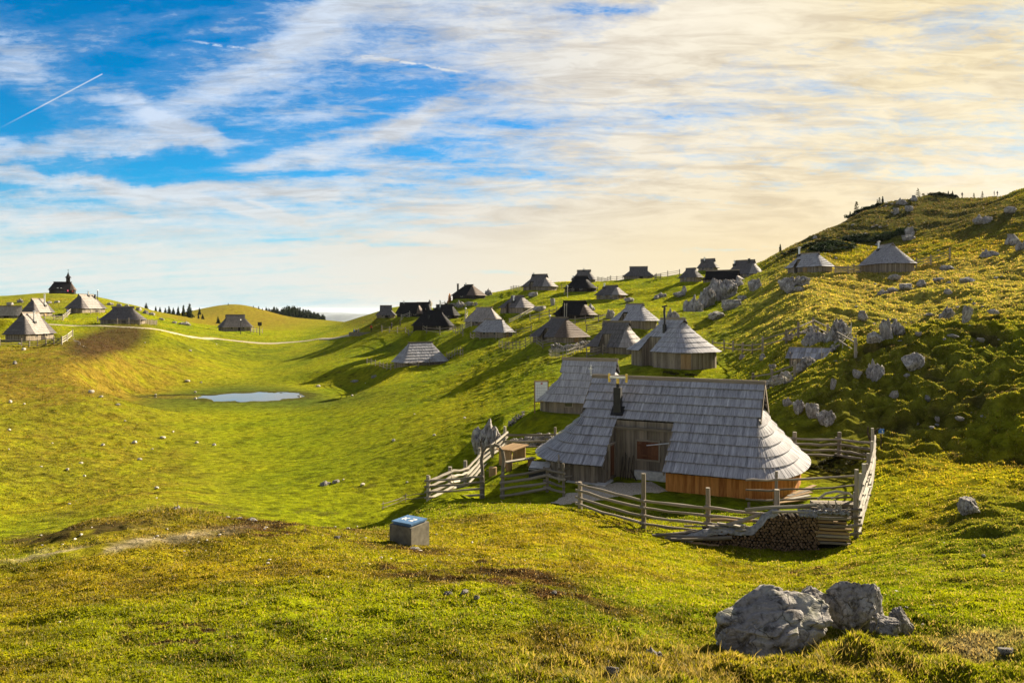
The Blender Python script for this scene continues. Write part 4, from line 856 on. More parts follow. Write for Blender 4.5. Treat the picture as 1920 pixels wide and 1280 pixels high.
# photo boulders: (px, foot row, width px, height px, kind, label)
BIG = [
 (1442, 1224, 214, 106, 0, 'largest foreground boulder, long and grey, sloping down to the left', 10.2, 1.3),
 (1520, 1160, 84, 66, 1, 'rounded grey boulder wedged between the two big foreground boulders', 11.7, 1.),
 (1598, 1184, 118, 94, 2, 'tall cracked grey boulder at the top of the foreground group', 11.0, 1.),
 (1636, 1172, 16, 22, 3, 'tiny round stone at the right foot of the tall cracked boulder', 10.6, 1.),
 (1688, 1190, 44, 52, 4, 'pointed grey slab at the right end of the foreground group', 10.7, 1.),
 (1664, 1196, 48, 34, 3, 'low wedge of rock in front of the pointed foreground slab', 10.4, 1.),
 (924, 832, 86, 76, 5, 'dark craggy outcrop beside the yard fence, uphill of the picnic table', 44.5, 1.),
 (1640, 706, 44, 46, 5, 'upright grey rock standing on the hummocky slope right of the shed', 0, 1.),
 (1712, 690, 52, 42, 0, 'broad mossy rock on the hummocky slope near the right edge', 0, 1.),
 (1513, 724, 64, 38, 6, 'big pale crag directly below the plank shed', 56, 1.),
 (1572, 672, 64, 62, 6, 'big fluted crag directly right of the plank shed', 63.5, 1.),
 (1528, 650, 58, 40, 5, 'broken crag just above the plank shed roof', 65, 1.),
 (1583, 634, 28, 36, 1, 'rounded rock head sticking up behind the sloping double rail', 67, 1.),
 (1816, 958, 44, 34, 3, 'small rock half buried in the dark hollow near the right edge', 0, 1.),
 (1886, 1226, 38, 18, 4, 'low flat stone at the bottom right on dry grass', 0, 1.),
 (1222, 1236, 46, 30, 5, 'dark rock poking from the tussock at the bottom of the picture', 0, 1.),
 (1148, 1272, 30, 34, 4, 'small upright grey stone at the bottom edge', 0, 1.),
 (1661, 632, 30, 50, 6, 'tall split rock in the mid-slope rock band', 0, 1.),
 (1683, 622, 44, 34, 5, 'wide broken rock right of the tall split rock in the mid-slope band', 0, 1.),
 (1640, 640, 34, 26, 0, 'low block at the left foot of the mid-slope rock band', 0, 1.),
 (1618, 598, 30, 22, 2, 'square dark rock above the mid-slope rock band', 0, 1.),
 (1775, 598, 34, 34, 6, 'jagged grey rock left of the leaning slab on the slope', 0, 1.),
 (1811, 604, 22, 42, 4, 'leaning pointed slab standing alone on the upper slope', 0, 1.),
 (1862, 588, 26, 12, 0, 'flat rock lying right of the leaning pointed slab', 0, 1.),
 (1352, 572, 62, 52, 6, 'highest pinnacle of the big pale crag below the black roof', 134, 1.),
 (1326, 588, 54, 50, 6, 'middle tower of the big pale crag below the black roof', 130, 1.),
 (1303, 600, 48, 44, 5, 'lower tower of the big pale crag, nearest the cone-like hut', 126, 1.),
 (1378, 548, 44, 26, 5, 'upper right shoulder of the big pale crag under the pale gable', 139, 1.),
 (1345, 596, 40, 18, 0, 'block fallen at the right foot of the big pale crag', 0, 1.),
 (1370, 578, 52, 22, 3, 'long low boulder on the grass right of the big pale crag', 0, 1.),
 (1392, 562, 26, 12, 3, 'second smaller low boulder uphill of the long one', 0, 1.),
 (1261, 602, 32, 34, 5, 'separate round crag left of the big pale crag', 0, 1.),
 (1281, 606, 20, 16, 1, 'small block between the separate crag and the big pale crag', 0, 1.),
 (1274, 556, 34, 14, 0, 'low pale rocks on the green rise left of the black roof', 0, 1.),
 (1283, 548, 12, 16, 2, 'small upright block at the end of the low pale rocks', 0, 1.),
 (1416, 542, 28, 28, 6, 'fluted crag right of the upper cluster of huts', 0, 1.),
 (1478, 540, 44, 30, 6, 'fluted shelf of rock under the hut with the tall white flue', 0, 1.),
 (1503, 534, 40, 24, 6, 'right part of the rock shelf beside the plank fence', 0, 1.),
 (1481, 548, 24, 12, 3, 'small boulder below the rock shelf', 0, 1.),
 (1497, 545, 22, 12, 0, 'flat boulder below the right part of the rock shelf', 0, 1.),
 (1676, 523, 26, 13, 0, 'flat boulder on the lit slope just below the highest cone-shaped hut', 0, 1.),
 (1698, 541, 30, 14, 3, 'longest boulder of the diagonal row on the lit slope', 0, 1.),
 (1674, 547, 24, 12, 0, 'boulder next down the diagonal row on the lit slope', 0, 1.),
 (1652, 551, 26, 14, 5, 'lowest boulder of the diagonal row on the lit slope', 0, 1.),
 (1727, 535, 22, 15, 2, 'dark domed boulder right of the diagonal row', 0, 1.),
 (1759, 526, 24, 9, 0, 'low slab uphill right of the dark domed boulder', 0, 1.),
 (1776, 505, 30, 11, 3, 'low grey boulder near the end of the plank fence on the slope', 0, 1.),
 (1777, 550, 20, 12, 2, 'small boulder with a dark hollow on the lit slope', 0, 1.),
 (1814, 530, 34, 15, 0, 'wide boulder on the lit slope towards the right edge', 0, 1.),
 (1854, 482, 40, 22, 5, 'large pale rock below a dark gully near the right edge', 0, 1.),
 (1898, 458, 30, 26, 2, 'blocky rock high on the right edge', 0, 1.),
 (1915, 466, 26, 20, 5, 'rock cut by the right edge next to the blocky rock', 0, 1.),
 (1706, 442, 20, 24, 6, 'rock stack standing on the crest below the dark basin', 0, 1.),
 (1703, 450, 30, 14, 0, 'base block of the rock stack on the crest', 0, 1.),
 (1845, 416, 44, 20, 5, 'grey rocks at the lip of the dark basin', 0, 1.),
 (1893, 398, 30, 15, 0, 'rock at the skyline end of the dark basin', 0, 1.),
 (1714, 376, 14, 14, 2, 'block crowning the rocky skyline knoll under the little pine', 0, 1.),
 (1692, 382, 22, 16, 5, 'rock on the skyline knoll left of the crowning block', 0, 1.),
 (1704, 396, 20, 14, 4, 'pale slab halfway down the skyline knoll', 0, 1.),
 (1680, 400, 14, 14, 4, 'second pale slab lower on the skyline knoll', 0, 1.),
 (1528, 448, 10, 9, 2, 'single block on the skyline left of the dark ridge', 0, 1.),
 (1660, 470, 30, 16, 5, 'brown rock behind the highest cone-shaped hut', 148, 1.),
 (1430, 674, 16, 16, 2, 'small rock at the foot of the dry bank right of the cone-like hut', 0, 1.),
 (1391, 672, 14, 14, 5, 'stone beside the wall of the cone-like hut', 0, 1.),
 (1448, 692, 18, 14, 4, 'pale stone in the shade between the two fences by the shed', 0, 1.),
 (1550, 792, 40, 34, 6, 'right end of the low cliff above the back yard fence', 0, 1.),
 (1522, 782, 34, 38, 4, 'slab in the low cliff above the back yard fence', 0, 1.),
 (1498, 770, 34, 30, 6, 'fluted block in the low cliff above the back yard fence', 0, 1.),
 (1478, 758, 24, 20, 5, 'left end of the low cliff above the back yard fence', 0, 1.),
 (1606, 706, 20, 18, 4, 'small leaning rock left of the upright grey rock', 0, 1.),
 (1561, 728, 14, 26, 4, 'thin leaning slab on the bank above the low cliff', 0, 1.),
 (1676, 744, 20, 16, 3, 'pale stone in the shaded hollow', 0, 1.),
 (1700, 706, 14, 9, 0, 'flat stone left of the broad mossy rock', 0, 1.),
 (1739, 748, 14, 12, 2, 'pale round stone in deep shade right of the hollow', 0, 1.),
 (1798, 786, 24, 9, 0, 'flat stone in the shadow edge right of the blue sign', 0, 1.),
 (1757, 790, 12, 14, 4, 'small upright stone in the shadow right of the blue sign', 0, 1.),
 (1747, 803, 14, 6, 0, 'thin flat stone at the shadow edge', 0, 1.),
 (1742, 592, 20, 8, 0, 'small flat rock left of the jagged grey rock', 0, 1.),
 (1722, 628, 18, 8, 3, 'low rock right of the mid-slope rock band', 0, 1.),
 (1786, 632, 26, 9, 0, 'lichen-grey slab in the lit hummocks', 0, 1.),
 (1838, 640, 20, 10, 4, 'small tilted rock in the lit hummocks', 0, 1.),
 (1144, 597, 20, 24, 6, 'fluted stone pillar left of the upper hut, in front of a slate hut', 0, 1.),
 (1102, 582, 36, 18, 5, 'pale rocks showing behind the black hut with two poles', 0, 1.),
 (1179, 566, 24, 12, 0, 'rock beside the right corner of the small slate hut', 0, 1.),
 (1036, 572, 12, 18, 4, 'tilted slab above the black hut with two poles', 0, 1.),
 (1012, 582, 30, 12, 3, 'dark low rock at the end of the long white rails', 0, 1.),
 (1000, 556, 26, 12, 3, 'domed rock on the grass above the hut with pale right face', 0, 1.),
 (918, 553, 22, 18, 5, 'rough rock on the skyline right of the dark skyline hut', 0, 1.),
 (864, 574, 26, 16, 5, 'grey rocks under the wall of the dark skyline hut', 0, 1.),
 (880, 572, 18, 10, 0, 'second grey rock under the dark skyline hut', 0, 1.),
 (806, 574, 14, 20, 1, 'pale rock between the black huts', 0, 1.),
 (1238, 556, 26, 12, 5, 'rock on the green slope left of the low pale rocks', 0, 1.),
 (1230, 560, 14, 10, 2, 'small rock beside the pole fence on the upper rise', 0, 1.),
 (40, 567, 18, 11, 5, 'white rock left on the chapel hill', 0, 1.), (19, 572, 16, 8, 3, 'low white rock near the left edge of the chapel hill', 0, 1.),
 (92, 569, 14, 7, 0, 'small white rock behind the brown-walled hut', 0, 1.), (107, 568, 12, 6, 3, 'small white rock right of the brown-walled hut', 0, 1.),
 (207, 572, 14, 7, 0, 'pale rock right of the big hut with two flues', 0, 1.), (223, 574, 12, 9, 5, 'pale upright rock above the wide dark grey hut', 0, 1.),
 (237, 576, 12, 7, 3, 'pale rock in the row above the wide dark grey hut', 0, 1.), (260, 582, 14, 8, 3, 'dark rock at the left end of the rock row by the path hill', 0, 1.),
 (272, 588, 14, 12, 5, 'tallest pale rock in the rock row by the path hill', 0, 1.), (284, 591, 14, 8, 0, 'pale rock after the tallest in the rock row', 0, 1.),
 (303, 600, 12, 6, 3, 'small pale rock below the rock row', 0, 1.), (327, 606, 14, 6, 0, 'pale rock near the small conifers left of the hill', 0, 1.),
 (346, 609, 26, 10, 5, 'dark rock heap at the right end of the rock row', 0, 1.),
 (28, 682, 9, 8, 2, 'white stone low on the left brown slope', 0, 1.), (36, 645, 7, 4, 0, 'white stone just below the left-edge hut', 0, 1.),
 (331, 962, 20, 13, 5, 'dark stone sitting on the tip of the grassy mound', 22.6, 1.), (473, 984, 20, 10, 0, 'pale stone at the right end of the row on the mound', 22., 1.),
 (448, 978, 16, 6, 3, 'pale stone in the middle of the row on the mound', 22.2, 1.), (427, 975, 12, 5, 0, 'pale stone at the left end of the row on the mound', 22.4, 1.),
 (632, 1010, 14, 9, 4, 'small dark stone left of the concrete box', 0, 1.), (776, 1030, 26, 7, 0, 'flat dark stone against the foot of the concrete box', 0, 1.),
 (841, 1114, 22, 11, 5, 'dark rock at the left of the small rock nest in the foreground', 0, 1.), (870, 1114, 20, 13, 1, 'light-topped rock in the small rock nest in the foreground', 0, 1.),
 (893, 1126, 14, 15, 4, 'leaning slab at the right of the small rock nest', 0, 1.), (1040, 1114, 15, 11, 1, 'single white round stone on the foreground grass', 0, 1.),
 (608, 908, 26, 9, 5, 'low dry rock row on the valley floor, left part', 0, 1.), (630, 905, 18, 8, 3, 'low dry rock row on the valley floor, right part', 0, 1.),
 (702, 707, 14, 7, 5, 'dark rock on the meadow below the lone hipped hut', 0, 1.), (665, 716, 20, 6, 0, 'flat dark rock left of the dark meadow rock', 0, 1.),
]
NEAR_YAW = {0: .35, 1: .6, 2: -.4, 3: 1.1, 4: .2, 5: -.9, 6: 2.}
def build_rocks():
    protos = [rock_mesh(i, 5, k, 100+i*13) for i, k in enumerate(('block', 'block', 'block', 'block', 'slab', 'flute', 'flute'))]
    hi = {0: rock_mesh(10, 6, 'block', 377), 1: rock_mesh(11, 6, 'block', 421), 2: rock_mesh(12, 6, 'block', 533), 4: rock_mesh(13, 6, 'slab', 611)}
    for i, (px, py, w, h, k, lab, D, q) in enumerate(BIG):
        p = at(px, py, D) if D else hit(px, py)
        if D: p.z = min(p.z, gz(p.x, p.y)+.05) if D < 12 else (p.z-.2 if 'uphill of the picnic' in lab else gz(p.x, p.y))
        m = p.y/F; W = w*m*(1.06 if i < 6 else .86); Hh = h*m*(1.22 if i < 6 else 1.06); dep = W*random.uniform(.7, 1.)
        if k == 4: dep = W*.8
        me = hi.get(k, protos[k]) if i < 6 else protos[k]
        if D and D < 12: p.y += dep*.28; p.x *= (p.y)/(p.y-dep*.28)
        o = rock_obj('boulder' if w > 20 else 'stone', me, (p.x, p.y, p.z+Hh*.5-Hh*(.24 if i < 6 else .30)), (W, dep, Hh), NEAR_YAW[k] if i < 6 else random.uniform(-3, 3) if k not in (4,) else random.uniform(-.4, .4),
                     0, -.35 if i == 0 else (.25 if lab.startswith('lean') or 'leaning' in lab else 0))
        if i in (0, 2, 4): o.rotation_euler[2] = {0: .12, 2: .1, 4: .1}[i]
        tag(o, lab, 'rock')
    # loose pale stones in the turf: nothing tells them apart
    lo = [rock_mesh(20+i, 3, 'block', 900+i) for i in range(4)]
    pl = []
    for m_ in lo: m_ = m_.copy(); m_.materials[0] = MATS['stone_pale']; pl.append(m_)
    zones = [((480, 900), (985, 1085), 56, 'pale'), ((60, 420), (985, 1035), 16, 'pale'), ((0, 1920), (1040, 1275), 54, 'pale'), ((0, 420), (640, 950), 34, 'pale'), ((560, 1000), (700, 930), 14, 'pale'),
             ((1480, 1900), (600, 800), 40, 'grey'), ((1640, 1900), (1000, 1180), 14, 'pale'), ((1560, 1900), (440, 590), 20, 'grey'), ((960, 1180), (800, 815), 0, 'grey'), ((1590, 1720), (375, 470), 30, 'grey')]
    for (xa, xb), (ya, yb), n, c in zones:
        for _ in range(n):
            px = random.uniform(xa, xb); py = random.uniform(ya, yb)
            if 1000 < px < 1640 and 680 < py < 1030: continue
            p = hit(px, py); s = random.uniform(3.0, 9.5)*p.y/F*random.uniform(.6, 1.)
            if p.y > 50: s = min(s*1.3, .9)
            o = rock_obj('stone', random.choice(pl if c == 'pale' else lo), (p.x, p.y, p.z+s*(.20 if c == 'pale' else .1)), (s, s*random.uniform(.6, 1), s*random.uniform(.4, .75)), random.uniform(0, 6), random.uniform(-.2, .2))
            if ya >= 985: tag(o, 'small pale stone lying in the near grass', 'stone', 'small loose stones in the foreground')
            elif xa >= 1480: tag(o, 'small grey rock showing through the turf of the right hillside', 'stone', 'small rocks on the right hillside')
            else: tag(o, 'small whitish stone on the slopes of the grassy valley', 'stone', 'small stones in the valley')
    return protos, lo
def stone_wall(pts, h, wdt, label, lo, n=90):
    """Dry stone wall: one thing, its stones are the wall's own make."""
    V = []; Fc = []; P = [hit(*p) if len(p) == 2 else at(*p) for p in pts]; seg = [(P[i+1]-P[i]).length for i in range(len(P)-1)]; T = sum(seg)
    Vs = [np.array([v.co[:] for v in m.vertices]) for m in lo]; Fs = [np.array([p.vertices[:] for p in m.polygons]) for m in lo]; off = 0
    for k in range(n):
        t = random.random()*T; i = 0
        while i < len(seg)-1 and t > seg[i]: t -= seg[i]; i += 1
        q = P[i].lerp(P[i+1], min(1, t/seg[i])); s = random.uniform(.12, .26)*h/.6; ang = random.uniform(0, 6); m = k % len(lo)
        c = Vector((q.x+random.uniform(-wdt, wdt), q.y+random.uniform(-wdt, wdt), gz(q.x, q.y)+random.uniform(-.1, h)))
        R = np.array(Matrix.Rotation(ang, 3, Vector((random.random(), random.random(), 1)).normalized())); v = (Vs[m]*np.array([s, s*.8, s*.6])) @ R.T+np.array(c[:])
        V.append(v); Fc.append(Fs[m]+off); off += len(v)
    o = np_mesh('stone_wall', np.concatenate(V), np.concatenate(Fc), 'limestone', smooth=False); return tag(o, label, 'stone wall')
# ------------------------------------------------------------------ fences
def crest(px, a=150, b=262):
    D = np.linspace(a, b, 220); X = (px-CX)/F*D; r = HY-F*ground(X, D, step=.6)/D; d = float(D[int(np.argmin(r))]); x = (px-CX)/F*d; return Vector((x, d, gz(x, d)))
FG = 'rail fences of the village'
def fence(pts, label, h=1.25, rails=4, every=None, mat='rail_wood', pw=.13, rw=.10, name='rail_fence', posth=None, close=True, raillen=0., lay=False):
    P = []
    for p in pts:
        if isinstance(p, Vector): P.append(p)
        elif len(p) == 3: q = at(*p); q.z = gz(q.x, q.y); P.append(q)
        else: P.append(hit(*p))
    if every:
        Q = [P[0]]
        for a, b in zip(P, P[1:]):
            n = max(1, round((b-a).length/every))
            for i in range(1, n+1): q = a.lerp(b, i/n); q.z = gz(q.x, q.y); Q.append(q)
        P = Q
    c = P[0].copy(); root = empty(name, c, 0, label, 'fence', FG); near = P[0].y < 60
    for i, p in enumerate(P):
        m = MB(); q = p-c; hh = (posth[i] if posth else h*random.uniform(1.05, 1.25)); w = pw*random.uniform(.85, 1.15); lean = Vector((random.uniform(-.04, .04), random.uniform(-.04, .04), 0))
        if near: m.tube([q+Vector((0, 0, -.3)), q+lean*.5+Vector((0, 0, hh*.5)), q+lean+Vector((0, 0, hh))], [w*.55, w*.52, w*.48], 7, rag=.12)
        else: m.bar(q+Vector((0, 0, -.3)), q+lean+Vector((0, 0, hh)), w)
        m.build('post', mat if mat != 'rail_pale' else 'rail_pale', root)
    for a, b in zip(P, P[1:]):
        d = (b-a); dd = d.normalized(); side = Vector((d.y, -d.x, 0)).normalized()*(pw*.5+.02); side = side if side.y < 0 else -side
        for r in range(rails):
            f = (r+.75)/(rails+.15); z0 = h*f+random.uniform(-.03, .03); z1 = h*f+random.uniform(-.03, .03); m = MB()
            p0 = a-c+side+Vector((0, 0, z0))-dd*.15; p1 = b-c+side+Vector((0, 0, z1))+dd*.15
            if near:
                pp = [p0.lerp(p1, k/5)+Vector((0, 0, random.uniform(-.025, .025)-.03*math.sin(math.pi*k/5)))+side*random.uniform(-.1, .1) for k in range(6)]
                R = [rw*.5*random.uniform(.8, 1.15) for _ in pp]; m.tube(pp, R, 6, rag=.25)
            else: m.bar(p0, p1, .05, rw)
            m.build('rail', mat, root)
    return root
def build_fences():
    L = fence
    L([(1088, 948, 29.6), (1207, 992, 27.2), (1328, 1002, 26.8), (1458, 1010, 26.3), (1606, 1022, 25.8)], 'four-rail fence along the front of the yard, running behind the woodpile', 1.15, posth=[1.1, 2.0, 1.75, 1.9, 2.4], pw=.17, rw=.11)
    L([(1606, 1022, 25.8), (1614, 985, 27.6), (1622, 945, 29.8), (1629, 905, 32.2), (1634, 868, 34.6), (1637, 838, 37.)], 'sunlit fence seen end-on up the right side of the yard', 1.5, rails=4, pw=.14, rw=.085, mat='rail_pale')
    L([(1637, 838, 37.), (1574, 828, 38.6), (1490, 820, 40.5), (1440, 812, 42.3)], 'four-rail fence behind the right end of the big front hut', 1.15, pw=.20, rw=.13, posth=[1.3, 1.4, 1.4, 1.2])
    L([(1625, 925, 30.6), (1455, 936, 30.6), (1404, 940, 30.6)], 'inner fence of three long rails in front of the hut with orange boards', 1.35, rails=3, pw=.12, rw=.09, posth=[1.6, 1.5, .2])
    L([(943, 935, 33.), (1026, 930, 33.3), (1057, 941, 32.4)], 'short fence panel bending right of the curved wooden arch', 1.15, posth=[1.2, 1.1, 1.45], pw=.12, rw=.12)
    L([(803, 936, 34.5), (902, 936, 34.)], 'fence panel left of the curved wooden arch', 1.15, posth=[1.25, 1.1], pw=.17, rw=.10)
    L([(803, 936, 34.5), (843, 916, 36.2), (873, 892, 38.2), (899, 873, 40.), (946, 838, 43.)], 'sunlit fence climbing behind the arch to the craggy outcrop', 1.15, mat='rail_pale', pw=.20, rw=.14)
    L([(946, 838, 43.), (1040, 832, 43.)], 'two-rail fence along the stone wall behind the picnic table', 1.05, rails=3, pw=.16, rw=.13)
    L([(1049, 893, 35.), (1092, 886, 35.6)], 'small gate panel against the left wall of the big front hut', 1.15, rails=3, pw=.09, rw=.09, name='gate_panel')
    L([(718, 955), (760, 940), (800, 935)], 'low brown brushwood fence sliding down to the corner post', .5, rails=2, every=1.6, pw=.06, rw=.05)
    L([(688, 682), (712, 688), (740, 691), (784, 688), (826, 682), (840, 676)], 'low fence around the front of the lone meadow hut', .95, rails=2, every=2.6, pw=.10, rw=.07)
    L([(838, 674), (868, 668)], 'short fence right of the lone meadow hut', 1.2, rails=2, every=1.3, pw=.10, rw=.08)
    L([(716, 622), (760, 624), (800, 624), (850, 622), (868, 630)], 'open fence in front of the big all-black hut', 1.3, rails=2, every=3., pw=.14, rw=.09)
    L([(752, 600), (798, 589)], 'white rail fence below the black row', 1.2, rails=3, every=3., mat='rail_pale', pw=.14, rw=.12)
    L([(818, 570), (834, 561)], 'short white fence climbing between the black huts', 1.1, rails=2, every=2., mat='rail_pale', pw=.16, rw=.16)
    L([(872, 600), (876, 594)], 'tiny white fence left of the bright silver hut', 1.2, rails=2, mat='rail_pale', pw=.16, rw=.14)
    L([(867, 620), (884, 612)], 'tiny white fence left of the pointed twin hut', 1.2, rails=3, mat='rail_pale', pw=.14, rw=.14)
    L([(882, 634), (900, 637), (930, 636), (968, 628), (996, 622)], 'fence running under the grey pointed hut', 1.0, rails=2, every=3., pw=.12, rw=.08)
    L([(955, 606), (976, 596), (1002, 582)], 'long white two-rail fence climbing below the pale-faced hut', .9, rails=2, every=3.2, mat='rail_pale', pw=.13, rw=.16)
    L([(994, 602), (1030, 594), (1044, 590)], 'grey fence at the left of the black hut with poles', 1.2, rails=2, every=3., pw=.12, rw=.10)
    L([(1060, 608), (1098, 606), (1122, 604), (1150, 596)], 'fence below the black hut with poles', 1.1, rails=2, every=3., pw=.12, rw=.10)
    L([(1100, 622), (1130, 618), (1148, 614)], 'tangled rails between the brown pointed hut and upper huts', 1.0, rails=3, every=2., pw=.12, rw=.08)
    L([(936, 652), (975, 655), (1018, 653), (1040, 648)], 'fence in front of the dark brown pointed hut', 1.1, rails=3, every=1.9, pw=.11, rw=.07)
    L([(1030, 668), (1048, 671), (1062, 668), (1092, 660)], 'whitish broken picket fence on the bank above the hut behind', .9, rails=2, every=.55, mat='rail_pale', pw=.06, rw=.06)
    L([(1100, 672), (1130, 664), (1190, 645)], 'long sloping rails in front of the pale-faced hut', 1.1, rails=3, every=4., pw=.12, rw=.10)
    L([(1336, 655), (1358, 657), (1392, 661), (1430, 660)], 'low brown fence right of the cone-like hut', 1.0, rails=2, every=3., pw=.13, rw=.11)
    L([(1430, 656), (1474, 644), (1497, 633), (1525, 620), (1552, 634), (1604, 672)], 'pole fence looping over the crags above the plank shed', 1.25, rails=2, pw=.15, rw=.11)
    L([(1540, 688, 57.5), (1580, 680, 59), (1596, 668, 61)], 'three slim pale stakes with a wire in front of the fluted crag', 1.4, rails=1, mat='rail_pale', pw=.07, rw=.03, posth=[1.5, 1.6, 1.5])
    L([(1412, 724), (1448, 720), (1490, 706)], 'old two-rail fence below the shed crag', 1.0, rails=2, pw=.16, rw=.11)
    L([(1216, 716, 52), (1250, 706, 54), (1290, 716, 52), (1352, 722, 50), (1415, 726, 49)], 'sagging pole fence just above the big hut ridge', 1.3, rails=2, pw=.10, rw=.09)
    L([(1566, 512), (1590, 513), (1612, 512)], 'brown plank fence between the two highest huts', 1.2, rails=5, every=2., pw=.13, rw=.17)
    L([(1718, 502), (1745, 496), (1781, 484)], 'open fence climbing the slope right of the highest cone-shaped hut', 1.5, rails=3, every=3., pw=.16, rw=.11)
    L([(1230, 523), (1252, 520), (1274, 516)], 'skyline fence left of the upper cluster', 1.3, rails=3, every=2.6, pw=.17, rw=.08)
    L([(1120, 525), (1145, 524), (1168, 522)], 'skyline fence left of the square grey hut', 1.1, rails=2, every=2.4, pw=.15, rw=.08)
    L([(1228, 523), (1239, 523)], 'two-post fence right of the square grey hut', 1.1, rails=3, pw=.17, rw=.14)
    L([(958, 545), (978, 544)], 'white fence on the skyline left of the hut with shed-like face', 1.1, rails=3, every=1.6, mat='rail_pale', pw=.14, rw=.12)
    L([(1010, 545), (1045, 543), (1062, 541)], 'low fence before the skyline hut with shed-like face', 1.0, rails=2, every=2.4, pw=.14, rw=.09)
    L([(1058, 552), (1120, 545)], 'fence under the round-ended black hut', 1.0, rails=2, every=2.6, pw=.13, rw=.08)
    L([(0, 648), (40, 648), (86, 647), (116, 646)], 'dark fence along the front of the near left-edge hut', 1.2, rails=3, every=2.4, pw=.13, rw=.12)
    L([(116, 646), (126, 640), (136, 631)], 'white rail fence at the corner right of the near left-edge hut', 1.3, rails=3, mat='rail_pale', pw=.14, rw=.14)
    L([(84, 600), (118, 601)], 'dark low fence right of the brown-walled hut', 1.1, rails=3, every=2.4, pw=.12, rw=.10)
    L([(118, 601), (126, 595), (134, 587)], 'white rail fence in front of the hut under the chapel', 1.3, rails=3, mat='rail_pale', pw=.14, rw=.14)
    L([(170, 588), (187, 588)], 'short white fence at the door of the hut under the chapel', 1.1, rails=2, mat='rail_pale', pw=.14, rw=.12)
    L([(183, 604), (220, 608), (262, 609), (294, 608)], 'rail fence around the wide dark grey hut', 1.2, rails=3, every=2.8, pw=.13, rw=.10)
    L([(470, 624), (492, 625)], 'little fence beside the solitary hut by the path', 1.6, rails=2, every=2., pw=.16, rw=.10)
# ------------------------------------------------------------------ yard furniture
def loc3(px, py, D): p = at(px, py, D); p.z = gz(p.x, p.y); return p
def build_arch():
    a = loc3(905, 936, 34.); b = loc3(942, 936, 33.2); root = empty('wooden_arch', a, 0, 'curved pale wooden arch with antlers and a carved head over the yard entrance', 'arch'); d = b-a
    for s in (0, 1):
        q = d*s; m = MB(); i = -1 if s else 1
        m.tube([q+Vector((0, 0, -.2)), q+Vector((0, 0, .7)), q+Vector((-.02*i, 0, 1.3)), q+Vector((-.06*i, 0, 1.75)), q+Vector((.0, 0, 2.1)), q+Vector((.14*i, 0, 2.33)), q+Vector((.33*i, 0, 2.40)), q+Vector((.5*i*d.x/.95, 0, 2.28))], [.10, .085, .08, .08, .075, .075, .09, .06], 9, rag=.12)
        m.build('bent_post', 'rail_wood', root, True)
    c = d*.5+Vector((0, -.03, 2.28)); m = MB(); m.tube([c+Vector((0, 0, .16)), c+Vector((0, -.03, 0)), c+Vector((0, -.05, -.22)), c+Vector((0, -.05, -.42))], [.10, .13, .09, .05], 9, rag=.15); m.build('carved_head', 'rail_wood', root, True)
    for s in (-1, 1):
        m = MB(); m.tube([c+Vector((s*.06, 0, .1)), c+Vector((s*.16, 0, .3)), c+Vector((s*.1, 0, .45))], [.025, .02, .008], 6); m.build('antler', 'bark', root, True)
    m = MB(); e = Vector((-.03, 0, 2.1)); m.tube([e, e+Vector((-.06, 0, .45)), e+Vector((.02, 0, .8))], [.03, .022, .01], 6); m.tube([e+Vector((-.06, 0, .45)), e+Vector((-.2, 0, .72))], [.018, .008], 6); m.tube([e+Vector((-.03, 0, .6)), e+Vector((.12, 0, .74))], [.014, .006], 6)
    m.build('branch', 'bark', root, True)
def plank_table(p, rz, L, W, H, label, mat='board_tan'):
    root = empty('picnic_table', p, rz, label, 'table'); m = MB()
    for i in range(4): m.box((0, -W/2+W*(i+.5)/4, H), (L, W/4*.93, .06), long=0)
    m.build('tabletop', mat, root)
    for s in (-1, 1):
        m = MB(); m.box((s*(L/2-.18), 0, H/2-.06), (.09, W*.75, H-.0)); m.build('leg', mat, root)
def bench(p, rz, L, label, h=.42, stump=True, mat='rail_pale'):
    root = empty('bench', p, rz, label, 'bench'); m = MB(); m.box((0, 0, h), (L, .3, .06), long=0); m.build('seat', mat, root)
    for s in (-1, 1):
        m = MB(); x = s*(L/2-.22)
        if stump: m.tube([(x, 0, -.1), (x, 0, h-.03)], .17, 12, rag=.06)
        else: m.box((x, 0, h/2-.08), (.06, .26, h))
        m.build('leg', 'board_tan' if stump else mat, root)
